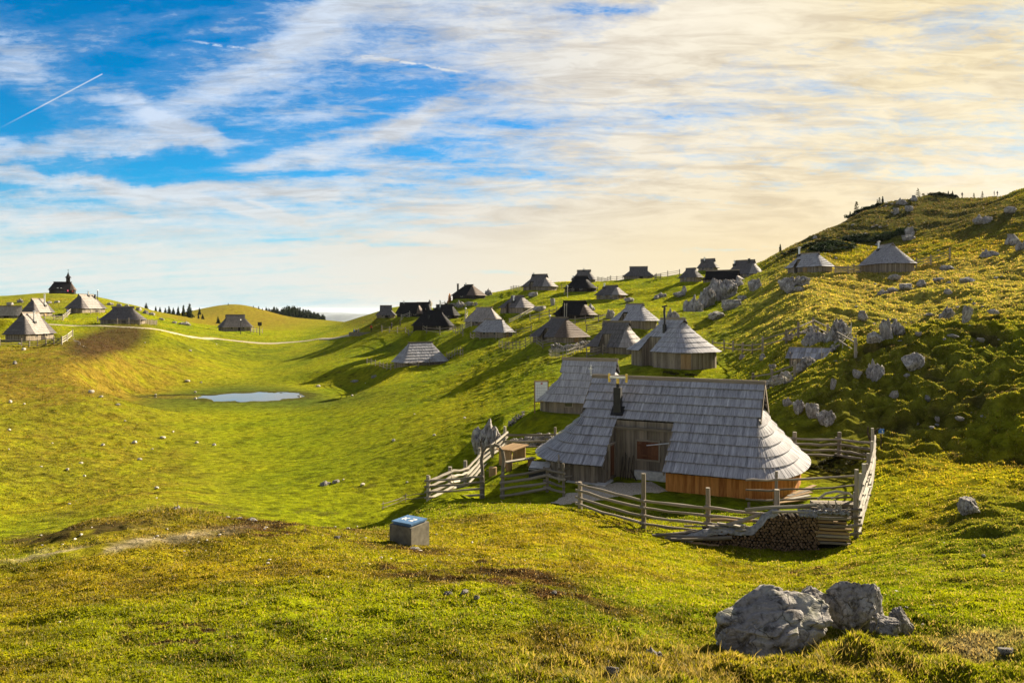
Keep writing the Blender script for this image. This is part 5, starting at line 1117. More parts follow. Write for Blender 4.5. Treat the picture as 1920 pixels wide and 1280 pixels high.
def build_yard(lo):
    build_arch()
    t = loc3(961, 858, 39.5); plank_table(t, math.radians(62), 1.9, 1.0, .80, 'orange-brown plank table in the yard between the arch and the big hut')
    bench(loc3(975, 868, 38.2), math.radians(38), 1.9, 'pale plank bench on two log stumps beside the plank table')
    s = MB(); p = loc3(924, 875, 37.6); s.tube([(0, 0, -.1), (0, 0, .42)], .20, 14, rag=.05); o = s.build('tree_stump_stool', 'board_tan'); o.location = p; tag(o, 'round log stump stool left of the plank table', 'stool')
    # dark covered box by the left wall
    p = loc3(1010, 888, 36.2); root = empty('storage_box', p, -.3, 'black box with a grey slanting cover against the left end of the big hut', 'box'); m = MB(); m.box((0, 0, .15), (.85, .6, .62)); m.build('body', 'metal_black', root)
    m = MB(); m.box((0.05, .05, .52), (.98, .75, .05), Matrix.Rotation(.35, 3, 'X')); m.build('cover', 'plaster', root)
    # concrete box with blue lid
    p = loc3(765, 1019, 20.4); root = empty('concrete_box', p+Vector((0, .3, 0)), math.radians(-32), 'square concrete shaft box with a bright blue metal lid on the open grass', 'box')
    bm = bmesh.new(); bmesh.ops.create_cube(bm, size=1.); bmesh.ops.scale(bm, vec=(.78, .78, .84), verts=bm.verts); bmesh.ops.translate(bm, vec=(0, 0, .12), verts=bm.verts)
    bmesh.ops.bevel(bm, geom=bm.edges[:], offset=.018, segments=2); me = bpy.data.meshes.new('shaft'); bm.to_mesh(me); bm.free(); me.materials.append(MATS['concrete']); o = bpy.data.objects.new('shaft', me); COL.objects.link(o); o.parent = root
    m = MB(); m.box((0, 0, .565), (.62, .62, .05)); m.box((0, 0, .61), (.70, .70, .045)); lid = m.build('lid', 'paint_blue', root)
    # worn white letters on the lid: K and 2 as strokes
    m = MB(); z = .636
    def st(x0, y0, x1, y1): m.bar((x0, y0, z), (x1, y1, z), .045, .006)
    st(-.20, -.1, -.20, .1); st(-.20, 0., -.06, .1); st(-.18, .01, -.05, -.1)
    st(.05, .1, .18, .1); st(.18, .1, .18, .02); st(.18, .02, .06, -.1); st(.05, -.1, .20, -.1)
    m.build('lettering', 'paint_white', lid)
    # notice board
    p = loc3(1015, 768, 55.); root = empty('notice_board', p, .1, 'framed white notice board standing left of the hut behind', 'notice board'); m = MB()
    for s in (-1, 1): m.box((s*.5, 0, 1.05), (.08, .08, 2.5))
    m.box((0, 0, 2.25), (1.08, .10, .09), long=0); m.box((0, 0, .72), (.92, .07, .07), long=0); m.build('frame', 'board_tan', root)
    m = MB(); m.box((0, -.01, 1.48), (.92, .03, 1.45)); s = m.build('sheet', 'paint_white', root); m = MB()
    for zz in (2.0, 1.75, 1.55, 1.35, 1.15, .98): m.box((0, -.03, zz), (.8, .004, .012), long=0)
    for xx in (-.28, -.12, .04, .2): m.box((xx, -.031, 1.5), (.01, .004, .9))
    m.build('table_lines', 'cloth_grey', s); m = MB(); m.box((.02, -.03, 2.08), (.14, .006, .10)); m.build('crest', 'paint_red', s)
    # blue sign
    p = loc3(1652, 812, 38.6); root = empty('blue_sign', p, -.15, 'small blue square sign with white marks on a stake right of the yard fence', 'sign'); m = MB(); m.bar((0, 0, -.2), (0, 0, .95), .05); m.build('stake', 'bark', root)
    m = MB(); m.box((0, -.04, .98), (.27, .02, .25)); q = m.build('panel', 'sign_blue', root); m = MB(); m.bar((-.08, -.054, 1.06), (-.0, -.054, 1.0), .05, .004); m.bar((.04, -.054, 1.03), (.06, -.054, .93), .05, .004); m.box((0, -.054, .875), (.24, .004, .02), long=0); m.build('marks', 'paint_white', q)
    # gnarled dead branch at the fence corner
    m = MB(); p = loc3(1635, 818, 38.2); m.tube([(0, 0, -.2), (-.05, 0, .5), (-.22, .02, .95), (-.2, 0, 1.25)], [.09, .08, .05, .03], 7, rag=.3); m.tube([(-.04, 0, .5), (.1, 0, .9), (.28, .04, 1.1), (.5, 0, 1.22)], [.07, .06, .045, .02], 7, rag=.3); m.tube([(.1, 0, .9), (.02, .03, 1.2)], [.04, .015], 6)
    o = m.build('dead_branch', 'bark', None, True); o.location = p; tag(o, 'gnarled dead branch standing at the top corner of the yard fence', 'branch')
    # water trough in the meadow
    p = loc3(675, 653, 175); root = empty('water_trough', p, -.03, 'long low concrete water trough lying on the far meadow', 'trough'); m = MB(); Lx = 5.; m.box((0, -.45, .3), (Lx, .12, .9)); m.box((0, .45, .3), (Lx, .12, .9)); m.box((-Lx/2, 0, .3), (.12, .78, .9)); m.box((Lx/2+.01, 0, .3), (.14, .78, .98)); m.build('basin', 'concrete', root); m = MB(); m.box((0, 0, .5), (Lx-.2, .76, .02)); m.build('water_surface', 'water', root)
    # benches by hut C, hut by path
    bench(loc3(1196, 682, 70), .3, 1.3, 'white bench by the left wall of the cone-like hut', stump=False); bench(loc3(1207, 690, 69), .2, .9, 'small pale bench in front of the cone-like hut', stump=False, h=.35)
    bench(loc3(1196, 703, 64), .1, 1.1, 'pale slab bench behind the ridge of the big front hut', stump=False, h=.4)
    bench(loc3(400, 617, 246), .1, 2.6, 'white bench left of the solitary hut by the path', h=.7, stump=False)
    for px, py, D, h, lab in ((487, 617, 244, 4.2, 'tall dark pole carrying a board by the solitary path hut'), (451, 628, 238, 4.6, 'thin tall pole in front of the solitary path hut'), (1064, 560, 160, 2.4, 'white pole standing left of the small slate hut'),
                          (873, 600, 142, 3.6, 'white pole left of the bright silver hut'), (1031, 613, 112, 2.6, 'white pole above the dark brown pointed hut'), (1142, 625, 98, 2.4, 'white pole left of the upper hut'), (183, 566, 200, 6.5, 'lamp-topped pole above the hut under the chapel'), (1534, 482, 132, 2.2, 'white stub pole left of the highest cone-shaped hut')):
        q = loc3(px, py, D)
        root = empty('pole', q, 0, lab, 'pole'); m = MB(); m.tube([(0, 0, -.4), (0, 0, h)], .07 if D < 200 else .10, 6); m.build('shaft', 'rail_pale' if 'white' in lab else 'metal_black', root, True)
        if 'board' in lab: m = MB(); m.box((0, 0, h-.5), (1.3, .12, 1.2)); m.build('board', 'board_dark', root)
        else: m = MB(); m.tube([(0, 0, h), (0, 0, h+.22)], [.17, .1], 8); m.build('cap', 'metal_pale', root, True)
    stone_wall([(945, 838, 44.2), (985, 832, 44.4), (1040, 830, 44.6)], .55, .18, 'low dry stone wall behind the two-rail fence and picnic table', lo, 170)
    stone_wall([(958, 772, 56), (982, 766, 57)], .35, .3, 'heap-like stone wall left of the notice board', lo, 60)
    stone_wall([(1400, 735), (1440, 728), (1482, 716)], .6, .25, 'dry stone wall leading up to the pale crag under the shed', lo, 130)
    stone_wall([(1536, 688, 58.5), (1570, 678, 61), (1596, 668, 63)], .55, .25, 'dry stone wall between the plank shed and the fluted crag', lo, 120)
    stone_wall([(1478, 640), (1500, 628), (1535, 622)], .5, .35, 'ragged stone wall above the plank shed under the pole fence', lo, 110)
    stone_wall([(1036, 656), (1070, 657), (1104, 650)], .7, .3, 'whitish stone wall below the dark brown pointed hut', lo, 150)
    stone_wall([(136, 636), (148, 646), (160, 652)], .25, .3, 'line of pale stones running downhill from the white corner fence', lo, 40)
    stone_wall([(845, 574), (870, 574), (895, 572)], .7, .4, 'grey stone wall under the dark skyline hut', lo, 120)
# ------------------------------------------------------------------ woodpile
def build_woodpile():
    # front face from photo (1330..1597, top 950..965, foot 1000..1030); the left half is lower
    A = loc3(1318, 1012, 25.6); B = loc3(1592, 1028, 24.9); d = (B-A); L = d.length; rz = math.atan2(d.y, d.x); c = A.copy()
    root = empty('woodpile', c, rz, 'long stack of split firewood at the right end of the front fence', 'woodpile'); zg = lambda x: gz(A.x+d.x*x/L, A.y+d.y*x/L)-A.z
    top = lambda x: (.34+.14*sstep(0, .5, x)) if x < L*.30 else .48+.72*float(sstep(L*.30, L*.52, x))-.02*math.sin(x*5)
    m = MB(); x = .1
    cols = []; r0 = .058; z = 0; row = 0
    while z < 1.3:
        x = .06+(row % 2)*r0
        while x < L-.95:
            if z+r0 < top(x): cols.append((x+random.uniform(-.012, .012), z+random.uniform(-.01, .01)))
            x += r0*2.02
        z += r0*1.76; row += 1
    for x, z in cols:
        r = r0*random.uniform(.78, 1.12); zb = zg(x)-.03; y0 = random.uniform(-.04, .03); n = random.choice((4, 5, 6, 7)); off = random.random()*6; t = random.random()
        P = [(x+r*math.cos(off+k*2*math.pi/n), z+zb+r+r*math.sin(off+k*2*math.pi/n)) for k in range(n)]; m.m = 0
        m.face([(a, y0, b) for a, b in P], None, t); m.m = 1
        for k in range(n): k2 = (k+1) % n; m.face([(P[k][0], y0, P[k][1]), (P[k2][0], y0, P[k2][1]), (P[k2][0], .7, P[k2][1]), (P[k][0], .7, P[k][1])], None, t)
    logs = m.build('log_stack', ['log_end', 'bark'], root); logs['kind'] = 'stuff'
    m = MB(); m.box((L*.5, .45, .2), (L*.98, .4, .5)); m.box((L*.74, .42, .5), (L*.5, .44, .8)); m.box((L-.5, .38, .5), (.9, .4, 1.0)); m.build('gap_shade', 'void', root)  # near-black filler standing for the shade between the logs
    # criss-cross end pillar: split logs laid both ways
    for k in range(10):
        z = .05+k*.118+zg(L); q = MB(); x0 = L-random.uniform(.95, 1.15)
        q.tube([(x0, .03, z), ((x0+L)/2, .0, z+random.uniform(-.01, .01)), (L+random.uniform(-.08, .1), .03, z+random.uniform(-.02, .02))], [random.uniform(.045, .062)]*3, 5, rag=.3); q.build('end_log', random.choice(('board_grey', 'board_tan', 'bark', 'board_grey', 'rail_wood')), root)
    M = Matrix.Rotation(rz, 3, 'Z'); W = lambda x, y, z: c+M @ Vector((x, y, z))
    poles = [((L*.30, .1, 1.20), (L*.80, .35, 1.42), .075, 'thick pale pole lying along the top of the woodpile'), ((L*.48, .0, 1.20), (L*.93, .1, 1.22), .05, 'straight pale pole on the front edge of the woodpile top'), ((-.55, .2, .12), (L*.42, .35, 1.02), .08, 'long pole slanting up from the grass onto the woodpile'),
             ((-1.3, .0, .10), (L*.2, -.12, .30), .085, 'thick dark log at the low left end of the woodpile'), ((-1.0, .45, .05), (.6, .3, .55), .06, 'weathered plank sticking out left of the woodpile'), ((L*.06, .2, .78), (L*.36, .45, .74), .06, 'reddish pole in the middle of the woodpile'),
             ((L*.6, .3, 1.3), (L*.97, .5, 1.25), .05, 'grey pole at the back of the woodpile top'), ((-.4, -.1, .03), (.5, -.25, .04), .05, 'short orange offcut on the grass left of the woodpile')]
    for i, (a, b, r, lab) in enumerate(poles):
        q = MB(); a = W(*a); b = W(*b); q.tube([a-c, (a-c).lerp(b-c, .35)+Vector((0, 0, .02)), (a-c).lerp(b-c, .7)-Vector((0, 0, .02)), b-c], [r, r*.95, r*.9, r*.8], 8, rag=.12)
        o = q.build('pole', 'board_tan' if 'reddish' in lab or 'orange' in lab else ('rail_pale' if 'pale' in lab else 'rail_wood')); o.location = c; tag(o, lab, 'pole')
    for i in range(12):
        x = random.uniform(-1.2, L*.32); y = random.uniform(-.3, .6); l = random.uniform(.8, 1.9); a = random.uniform(-.35, .35); z = max(.03, .10+.30*float(sstep(-.6, .6, x)))+random.uniform(0, .14); r = random.uniform(.03, .06); q = MB()
        q.tube([W(x-l/2*math.cos(a), y-l/2*math.sin(a), z)-c, W(x, y, z+.04)-c, W(x+l/2*math.cos(a), y+l/2*math.sin(a), z+random.uniform(-.04, .15))-c], [r, r*.9, r*.6], 6, rag=.3)
        o = q.build('branch', random.choice(('rail_pale', 'rail_wood', 'board_grey'))); o.location = c; tag(o, 'bleached branch in the tangle of wood at the low left end of the woodpile', 'branch', 'bleached branches left of the woodpile')
    for i, (x, y, z, l, a) in enumerate(((L*.12, .15, .52, .8, .1), (L*.2, .2, .58, .9, -.15), (L*.26, .1, .62, .5, .8))):
        q = MB(); q.box((0, 0, 0), (l, .22, .035), Matrix.Rotation(a, 3, 'Z') @ Matrix.Rotation(.1, 3, 'Y'), long=0); o = q.build('board', 'rail_pale'); o.location = W(x, y, z+.05); tag(o, 'loose grey board lying on the low part of the woodpile', 'board', 'loose boards on the woodpile')
    # crumpled plastic sheet along the top edge
    def sheet(xs, zf, w, nm, lab):
        V = []; n = 70; k = 9
        for i in range(n):
            x = xs[0]+(xs[1]-xs[0])*i/(n-1)
            for j in range(k):
                v = j/(k-1); y = -.07+.28*v*w; hang = (1-v)**2*.20*w
                q = W(x, y+.03*float(perlin(i*.3, j*.4, 8)), zf(x)-hang+.07*float(perlin(i*.22, j*.45, 3))+.03*float(perlin(i*.6, j*.9, 4))+.04); V.append(q[:])
        Q = np.array([[i*k+j, (i+1)*k+j, (i+1)*k+j+1, i*k+j+1] for i in range(n-1) for j in range(k-1)])
        o = np_mesh(nm, np.array(V), Q, 'plastic_sheet'); md = o.modifiers.new('t', 'SOLIDIFY'); md.thickness = .012; tag(o, lab, 'sheet'); return o
    g = lambda x: top(x)+.04
    sheet((-.75, L*.52), lambda x: max(.10+zg(0), (top(x) if x > 0 else .10+.18*sstep(-.75, 0, x))+.06), 1., 'plastic_sheet', 'crumpled grey plastic sheet snaking along the step of the woodpile')
    sheet((L*.66, L*.80), lambda x: 1.24, .9, 'plastic_sheet', 'small grey plastic sheet hanging over the woodpile front')
    sheet((L*.78, L*1.0), lambda x: 1.26, .35, 'plastic_sheet', 'thin plastic strip along the right top edge of the woodpile')
    # brush heap on top right
    q = MB(); q.tube([(L*.78, .1, 1.19), (L*.88, .3, 1.24), (L*.98, .2, 1.22)], [.07, .10, .06], 7, rag=.5); q.tube([(L*.84, .45, 1.2), (L*.88, .3, 1.24), (L*.93, .02, 1.2)], [.05, .09, .04], 7, rag=.5)
    for i in range(26):
        u_ = random.random(); b = Vector((L*.80+L*.17*u_, .16+.16*math.sin(u_*3.1)+random.uniform(-.03, .03), 1.2)); e = b+Vector((random.uniform(-.35, .35), random.uniform(-.2, .2), random.uniform(.05, .45))); q.tube([b, (b+e)/2+Vector((.04, 0, .02)), e], [.035, .03, .012], 6, rag=.4)
    o = q.build('root_heap', 'rail_pale'); o.location = c; o.rotation_euler = (0, 0, rz); tag(o, 'heap of bleached knotty roots on the right top of the woodpile', 'roots')
    # pile of grey boards behind, bent branch on it, boards by the orange wall
    p = loc3(1570, 950, 28.6); root = empty('board_stack', p, rz+.05, 'stack of weathered grey boards behind the woodpile', 'board stack')
    for i in range(4):
        for j in range(2):
            q = MB(); q.box((random.uniform(-.05, .05), j*.3, .1+i*.16), (1.75, .26, .12), long=0); q.build('board', 'board_grey', root)
    q = MB(); q.tube([(-.7, .1, .75), (-.4, .1, .98), (0, .1, 1.08), (.45, .1, 1.02), (.8, .1, .72)], [.04, .05, .05, .05, .03], 7, rag=.3); q.tube([(-.2, .15, .75), (.1, .1, .95), (.35, .1, .98)], [.03, .035, .02], 7, rag=.3); o = q.build('bent_branch', 'rail_pale'); o.location = p; o.rotation_euler = (0, 0, rz); tag(o, 'bleached bent branch arching over the stack of grey boards', 'branch')
    for i in range(5):
        p = loc3(1478+i*9, 926-i*3, 31.2+i*.2); q = MB(); q.bar((-.7, 0, .05+.05*i), (.75, .2*i-.3, .22+.05*i), .20, .04); o = q.build('loose_board', 'rail_pale' if i % 2 else 'board_tan'); o.location = p; o.rotation_euler = (0, 0, .25); tag(o, 'loose board leaning by the orange wall under the eave', 'board', 'loose boards by the orange wall')
# ------------------------------------------------------------------ draped sheets, water, distance
def drape(name, pts, widths, mat, off, ds=.4, nw=8, wob=.3, world=False, kind='structure'):
    P = [Vector((p.x, p.y, 0)) for p in pts]; seg = [(P[i+1]-P[i]).length for i in range(len(P)-1)]; T = sum(seg); n = max(4, int(T/ds)); C = []; Wd = []
    acc = np.r_[0, np.cumsum(seg)]; s = np.linspace(0, T, n)
    cx = np.interp(s, acc, [p.x for p in P]); cy = np.interp(s, acc, [p.y for p in P]); w = np.interp(s, acc, widths)
    k = max(1, int(n/len(P)/3)); ker = np.ones(k)/k; pad = lambda a: np.convolve(np.r_[[a[0]]*k, a, [a[-1]]*k], ker, 'same')[k:-k]; cx, cy = pad(cx), pad(cy)
    tx = np.gradient(cx); ty = np.gradient(cy); L = np.hypot(tx, ty)+1e-9; nx, ny = -ty/L, tx/L
    e1 = 1+wob*perlin(s/1.7, s*0, 61)+wob*.6*perlin(s/.5, s*0, 62); e2 = 1+wob*perlin(s/1.5, s*0+5, 63)+wob*.6*perlin(s/.45, s*0+3, 64)
    f = np.linspace(-1, 1, nw); X = cx[:, None]+nx[:, None]*w[:, None]*f*np.where(f < 0, e1[:, None], e2[:, None]); Y = cy[:, None]+ny[:, None]*w[:, None]*f*np.where(f < 0, e1[:, None], e2[:, None])
    Z = ground(X, Y)+off*np.where(np.abs(f) > .99, .1, 1.)[None, :]; i = np.arange(n*nw).reshape(n, nw)
    Q = np.stack([i[:-1, :-1], i[1:, :-1], i[1:, 1:], i[:-1, 1:]], -1).reshape(-1, 4)
    o = np_mesh(name, np.c_[X.ravel(), Y.ravel(), Z.ravel()], Q, mat); tag(o, kind=kind); return o
def build_sheets():
    pts = [(60, 609), (100, 609), (150, 611), (220, 613), (270, 616), (320, 623), (400, 634), (500, 644), (540, 642), (600, 635), (660, 629)]
    Ds = [186, 186, 188, 192, 196, 200, 202, 200, 204, 208, 210, 210, 208]
    P = [hit(px, py, 100, 400) for (px, py) in pts]
    drape('path', P, [.4, .45, .5, .6, .75, .9, 1.3, 1.7, 1.3, 1.0, .5], 'path_gravel', .14, .5, 7, .35)
    P = [loc3(1040, 962, 30.8), loc3(1085, 930, 32.2), loc3(1130, 905, 33.4), loc3(1175, 896, 33.8), loc3(1238, 890, 34.2)]
    drape('yard_gravel', P, [.25, .75, 1.0, 1.1, .9], 'gravel', .045, .10, 14, .45)
    # pond
    n = 90; V = [[-42., 119., WATER_Z]]; 
    for i in range(n): t = 2*math.pi*i/n; V.append([-44.+17*math.cos(t), 119+10.5*math.sin(t), WATER_Z])
    me = bpy.data.meshes.new('pond_water'); me.from_pydata(V, [], [(0, 1+i, 1+(i+1) % n) for i in range(n)]); me.materials.append(MATS['water']); o = bpy.data.objects.new('pond_water', me); COL.objects.link(o); tag(o, kind='structure')
    # far mountain chain beyond the plain
    for nm, D, top, sd in (('mountains', 19000, 583, 5), ('far_hills', 11000, 591, 9)):
        xs = np.linspace(-.42, .1, 160)*D; ys = np.linspace(0, 1, 24); X, T = np.meshgrid(xs, ys); Y = D+T*3000
        prof = -(top-HY)/F*D+90*fbm(X/1900*1., X*0+sd, 5, sd)-130*np.abs(perlin(X/2600, X*0, sd+3)); env = np.sin(np.clip(T, 0, 1)*math.pi)**.7
        Z = -800+(prof+800)*env+env*60*fbm(X/700, Y/700, 4, sd+8); i = np.arange(X.size).reshape(X.shape); Q = np.stack([i[:-1, :-1], i[:-1, 1:], i[1:, 1:], i[1:, :-1]], -1).reshape(-1, 4)
        o = np_mesh(nm, np.c_[X.ravel(), Y.ravel(), Z.ravel()], Q, 'far_rock'); tag(o, kind='structure')
def build_haze():
    bm = bmesh.new(); bmesh.ops.create_cube(bm, size=1.); bmesh.ops.scale(bm, vec=(90000, 90000, 1060), verts=bm.verts); bmesh.ops.translate(bm, vec=(0, 0, -480), verts=bm.verts)
    me = bpy.data.meshes.new('haze'); bm.to_mesh(me); bm.free(); me.materials.append(MATS['haze_air']); o = bpy.data.objects.new('haze', me); COL.objects.link(o); tag(o, kind='stuff')
# ------------------------------------------------------------------ trees
def leafy(name, P, Nn, size, mat, tone, parent, aspect=.5):
    """Many small leaf-clump faces at points P, leaning along Nn."""
    n = len(P); R = np.random.default_rng(n); a = R.normal(size=(n, 3)); a -= (a*Nn).sum(1)[:, None]*Nn; a /= np.linalg.norm(a, axis=1)[:, None]+1e-9
    s = (size*R.uniform(.6, 1.3, n))[:, None]; V = np.stack([P-a*s*aspect, P+a*s*aspect, P+Nn*s+a*s*aspect*.3, P+Nn*s-a*s*aspect*.3], 1).reshape(-1, 3)
    Q = np.arange(4*n).reshape(n, 4); o = np_mesh(name, V, Q, mat, smooth=False, tone=np.repeat(tone, 4)); o.parent = parent; return o
def conifer(seed, mat, dense, sparse_low=.0, wid=.24):
    R = np.random.default_rng(seed); P = []; Nn = []
    lv = 26
    for i in range(lv):
        h = .07+.91*(i/lv)**.95; r = wid*(1-h)**.8*R.uniform(.8, 1.15); nb = int(5+9*(1-h)*dense)
        for b in range(nb):
            if R.random() < sparse_low*(1-h): continue
            t = R.uniform(0, 2*math.pi); rr = r*R.uniform(.65, 1.15); k = max(2, int(9*rr/wid*dense))
            for j in range(k):
                f = (j+.6)/k; P.append((rr*f*math.cos(t), rr*f*math.sin(t), h-.10*f*f*(rr/wid)+R.normal()*.008)); v = np.array([math.cos(t+R.normal()*.5), math.sin(t+R.normal()*.5), -.25+R.normal()*.25]); Nn.append(v/np.linalg.norm(v))
    P.append((0, 0, .98)); Nn.append((0, 0, 1)); P = np.array(P); Nn = np.array(Nn)
    root = empty('conifer', (0, 0, 0)); m = MB(); m.tube([(0, 0, -.08), (0, 0, .5), (0, 0, 1.)], [.018, .011, .002], 7); m.build('trunk', 'bark', root); leafy('crown', P, Nn, .055, mat, R.uniform(0, 1, len(P)), root); return root
def shrub(seed, mat, flat=.5, n=900):
    R = np.random.default_rng(seed); root = empty('shrub', (0, 0, 0)); c = R.normal(size=(9, 3))*np.array([.5, .5, .12]); k = R.integers(0, 9, n); d = R.normal(size=(n, 3)); d /= np.linalg.norm(d, axis=1)[:, None]
    P = c[k]+d*np.array([.42, .42, .36])*R.uniform(.5, 1, n)[:, None]*R.uniform(.7, 1.2, 9)[k][:, None]; P[:, 2] = np.abs(P[:, 2])*1.5*flat+.02; P[:, :2] *= .75; d = d+np.array([0, 0, .5]); d /= np.linalg.norm(d, axis=1)[:, None]
    m = MB()
    for i in range(4): m.tube([(0, 0, -.1), (math.cos(i*1.6)*.2, math.sin(i*1.6)*.2, .3*flat)], [.04, .02], 5)
    m.build('stem', 'bark', root); leafy('foliage', P, d, .11, mat, R.uniform(0, 1, n), root); return root
def copy_tree(o):
    c = o.copy(); COL.objects.link(c)
    for ch in list(o.children): d = ch.copy(); COL.objects.link(d); d.parent = c
    return c
def build_trees():
    A = conifer(1, 'needles', 1.2, 0, .25); B = conifer(2, 'needles', 1., .1, .20); Cc = conifer(3, 'needles', 1.2, 0, .34); Ls = conifer(4, 'needles_olive', .5, .4, .30); La = conifer(5, 'larch', 1.1, 0, .27); Pi = conifer(6, 'needles_olive', .7, .9, .42)
    used = set()
    def put(proto, px, top, D, label, group=None, hmin=1.5, hmax=22, foot=None, cat='tree'):
        x = (px-CX)/F*D; zg = gz(x, D); zt = -(top-HY)/F*D; h = min(max(zt-zg, hmin), hmax)
        if foot: q = crest(px); h = max(1.6, 1.15*(foot-top)/F*q.y); x, D, zg = q
        o = proto if proto.name not in used else copy_tree(proto); used.add(proto.name)
        o.location = (x, D, zg-.1); s = h; o.scale = (s, s, s); o.rotation_euler = (0, 0, random.uniform(0, 6)); tag(o, label, cat, group); return o
    G = 'conifers around the brown hill'
    for px, top, D in ((292, 575, 340), (310, 576, 338), (317, 573, 342), (325, 576, 340), (334, 574, 345), (344, 571, 340), (372, 589, 330), (380, 591, 330), (326, 583, 335), (300, 578, 338)):
        put(random.choice((A, B, Cc)), px, top, D, 'small dark conifer in the loose row left of the brown hill', G, 2.5, 6)
    put(Cc, 355, 568, 345, 'tallest dark conifer left of the brown hill', None, 4, 7); put(Cc, 356, 586, 320, 'broad dark conifer at the foot of the brown hill', None, 3, 5); put(Cc, 409, 593, 300, 'dark conifer behind the solitary path hut', None, 3, 5)
    put(Cc, 274, 567, 330, 'round-topped conifer standing out left on the slope skyline', None, 3, 6)
    for px, top in ((374, 572), (428, 577), (475, 572), (485, 573), (492, 577), (262, 571)):
        put(random.choice((A, Cc)), px, top, 465 if px > 400 else 400, 'tiny conifer on the skyline of the brown hill', 'tiny conifers on the hill skyline', 1.5, 4)
    prof = [(500, 578), (512, 575), (525, 579), (537, 575), (548, 574), (560, 577), (572, 578), (580, 581), (588, 584), (596, 587), (607, 591)]
    for i in range(74):
        px = 499+110*i/73+random.uniform(-1.2, 1.2); top = float(np.interp(px, [p[0] for p in prof], [p[1] for p in prof]))+random.uniform(-2.2, 4.5)
        put(random.choice((A, B, Cc, A)), px, top, random.uniform(520, 600), 'dark conifer in the wood behind the brown hill', 'conifers of the far wood', 4, 24)
    R1 = 'little pines on the right skyline'
    put(Pi, 1721, 361, 200, 'gnarled little pine beside the block on top of the rocky knoll', None, 1.5, 4, foot=376, cat='tree')
    put(Ls, 1606, 388, 190, 'thin golden-lit conifer at the left end of the dark ridge', None, 1.5, 4, foot=410)
    put(B, 1463, 455, 172, 'small dark conifer where the ridge meets the sky behind the huts', None, 1.2, 3, foot=468)
    for px, top, D, ft in ((1649, 381, 194, 394), (1655, 379, 194, 392), (1645, 384, 193, 395), (1786, 361, 214, 371), (1778, 364, 214, 371), (1826, 364, 205, 373), (1842, 361, 190, 372), (1594, 398, 190, 410)):
        put(random.choice((Ls, B)), px, top, D, 'little bushy pine on the right skyline ridge', R1, 1., 3, foot=ft)
    put(La, 843, 584, 163, 'bright orange larch between the two large black huts', None, 1.5, 3, foot=600)
    S1 = shrub(11, 'needles', .45); S2 = shrub(12, 'needles', .6); S3 = shrub(13, 'needles_olive', .5)
    def sh(p, px, py, D, w, h, label, group=None):
        q = crest(px) if D == 'crest' else hit(px, py) if not D else loc3(px, py, D); o = p if p.name not in used else copy_tree(p); used.add(p.name); k = q.y/F
        o.location = q; o.scale = (w*k*.62, w*k*.55, h*k*1.15); o.rotation_euler = (0, 0, random.uniform(0, 6)); tag(o, label, 'shrub', group)
    for i in range(46):
        px = random.uniform(1530, 1700); py = 470-(px-1530)*.20+random.uniform(-10, 8); sh(random.choice((S1, S2)), px, py, 0, random.uniform(22, 40), random.uniform(10, 17), 'dark dwarf pine in the thicket below the ridge', 'dwarf pines below the right ridge')
    for i in range(10): px = 1592+i*6; sh(random.choice((S1, S2)), px, 414-i*2.2, 'crest', 20, 11, 'dark dwarf pine in the hedge along the ridge line', 'dwarf pines along the ridge line')
    for i in range(9): px = 1744+i*6; sh(random.choice((S1, S3)), px, 378, 'crest', 18, 8, 'low dwarf pine in the mat on the skyline hump', 'dwarf pines on the skyline hump')
    for i in range(8): px = 1470+i*11; sh(random.choice((S1, S3)), px, 478-i*4.2, 0, 20, 9, 'olive dwarf pine on the lower left of the dark ridge', 'dwarf pines lower on the ridge')
    for px, py, w, h in ((801, 557, 11, 9), (815, 557, 9, 7), (824, 557, 10, 8), (839, 557, 9, 9), (808, 558, 6, 5)): sh(S2, px, py, 195, w, h, 'round dark bush on the skyline left of the dark skyline hut', 'round bushes on the skyline')
    for px, py in ((1560, 862), (1545, 870), (1580, 858), (1596, 868), (1570, 885), (1530, 878), (1590, 842), (1612, 850)): sh(S3, px, py, 0, 34, 15, 'low brownish bush on the bank behind the big hut', 'brown bushes behind the big hut')
    for px, py in ((1125, 690), (1255, 699), (1268, 702), (1290, 704)): sh(S3, px, py, 0, 20, 9, 'small yellow-green weed clump behind the big hut ridge', 'weed clumps behind the ridge')
    for px, py in ((112, 592), (106, 594)): sh(S1, px, py, 0, 14, 9, 'dark bush by the white corner fence of the brown-walled hut', 'bushes by the corner fence')
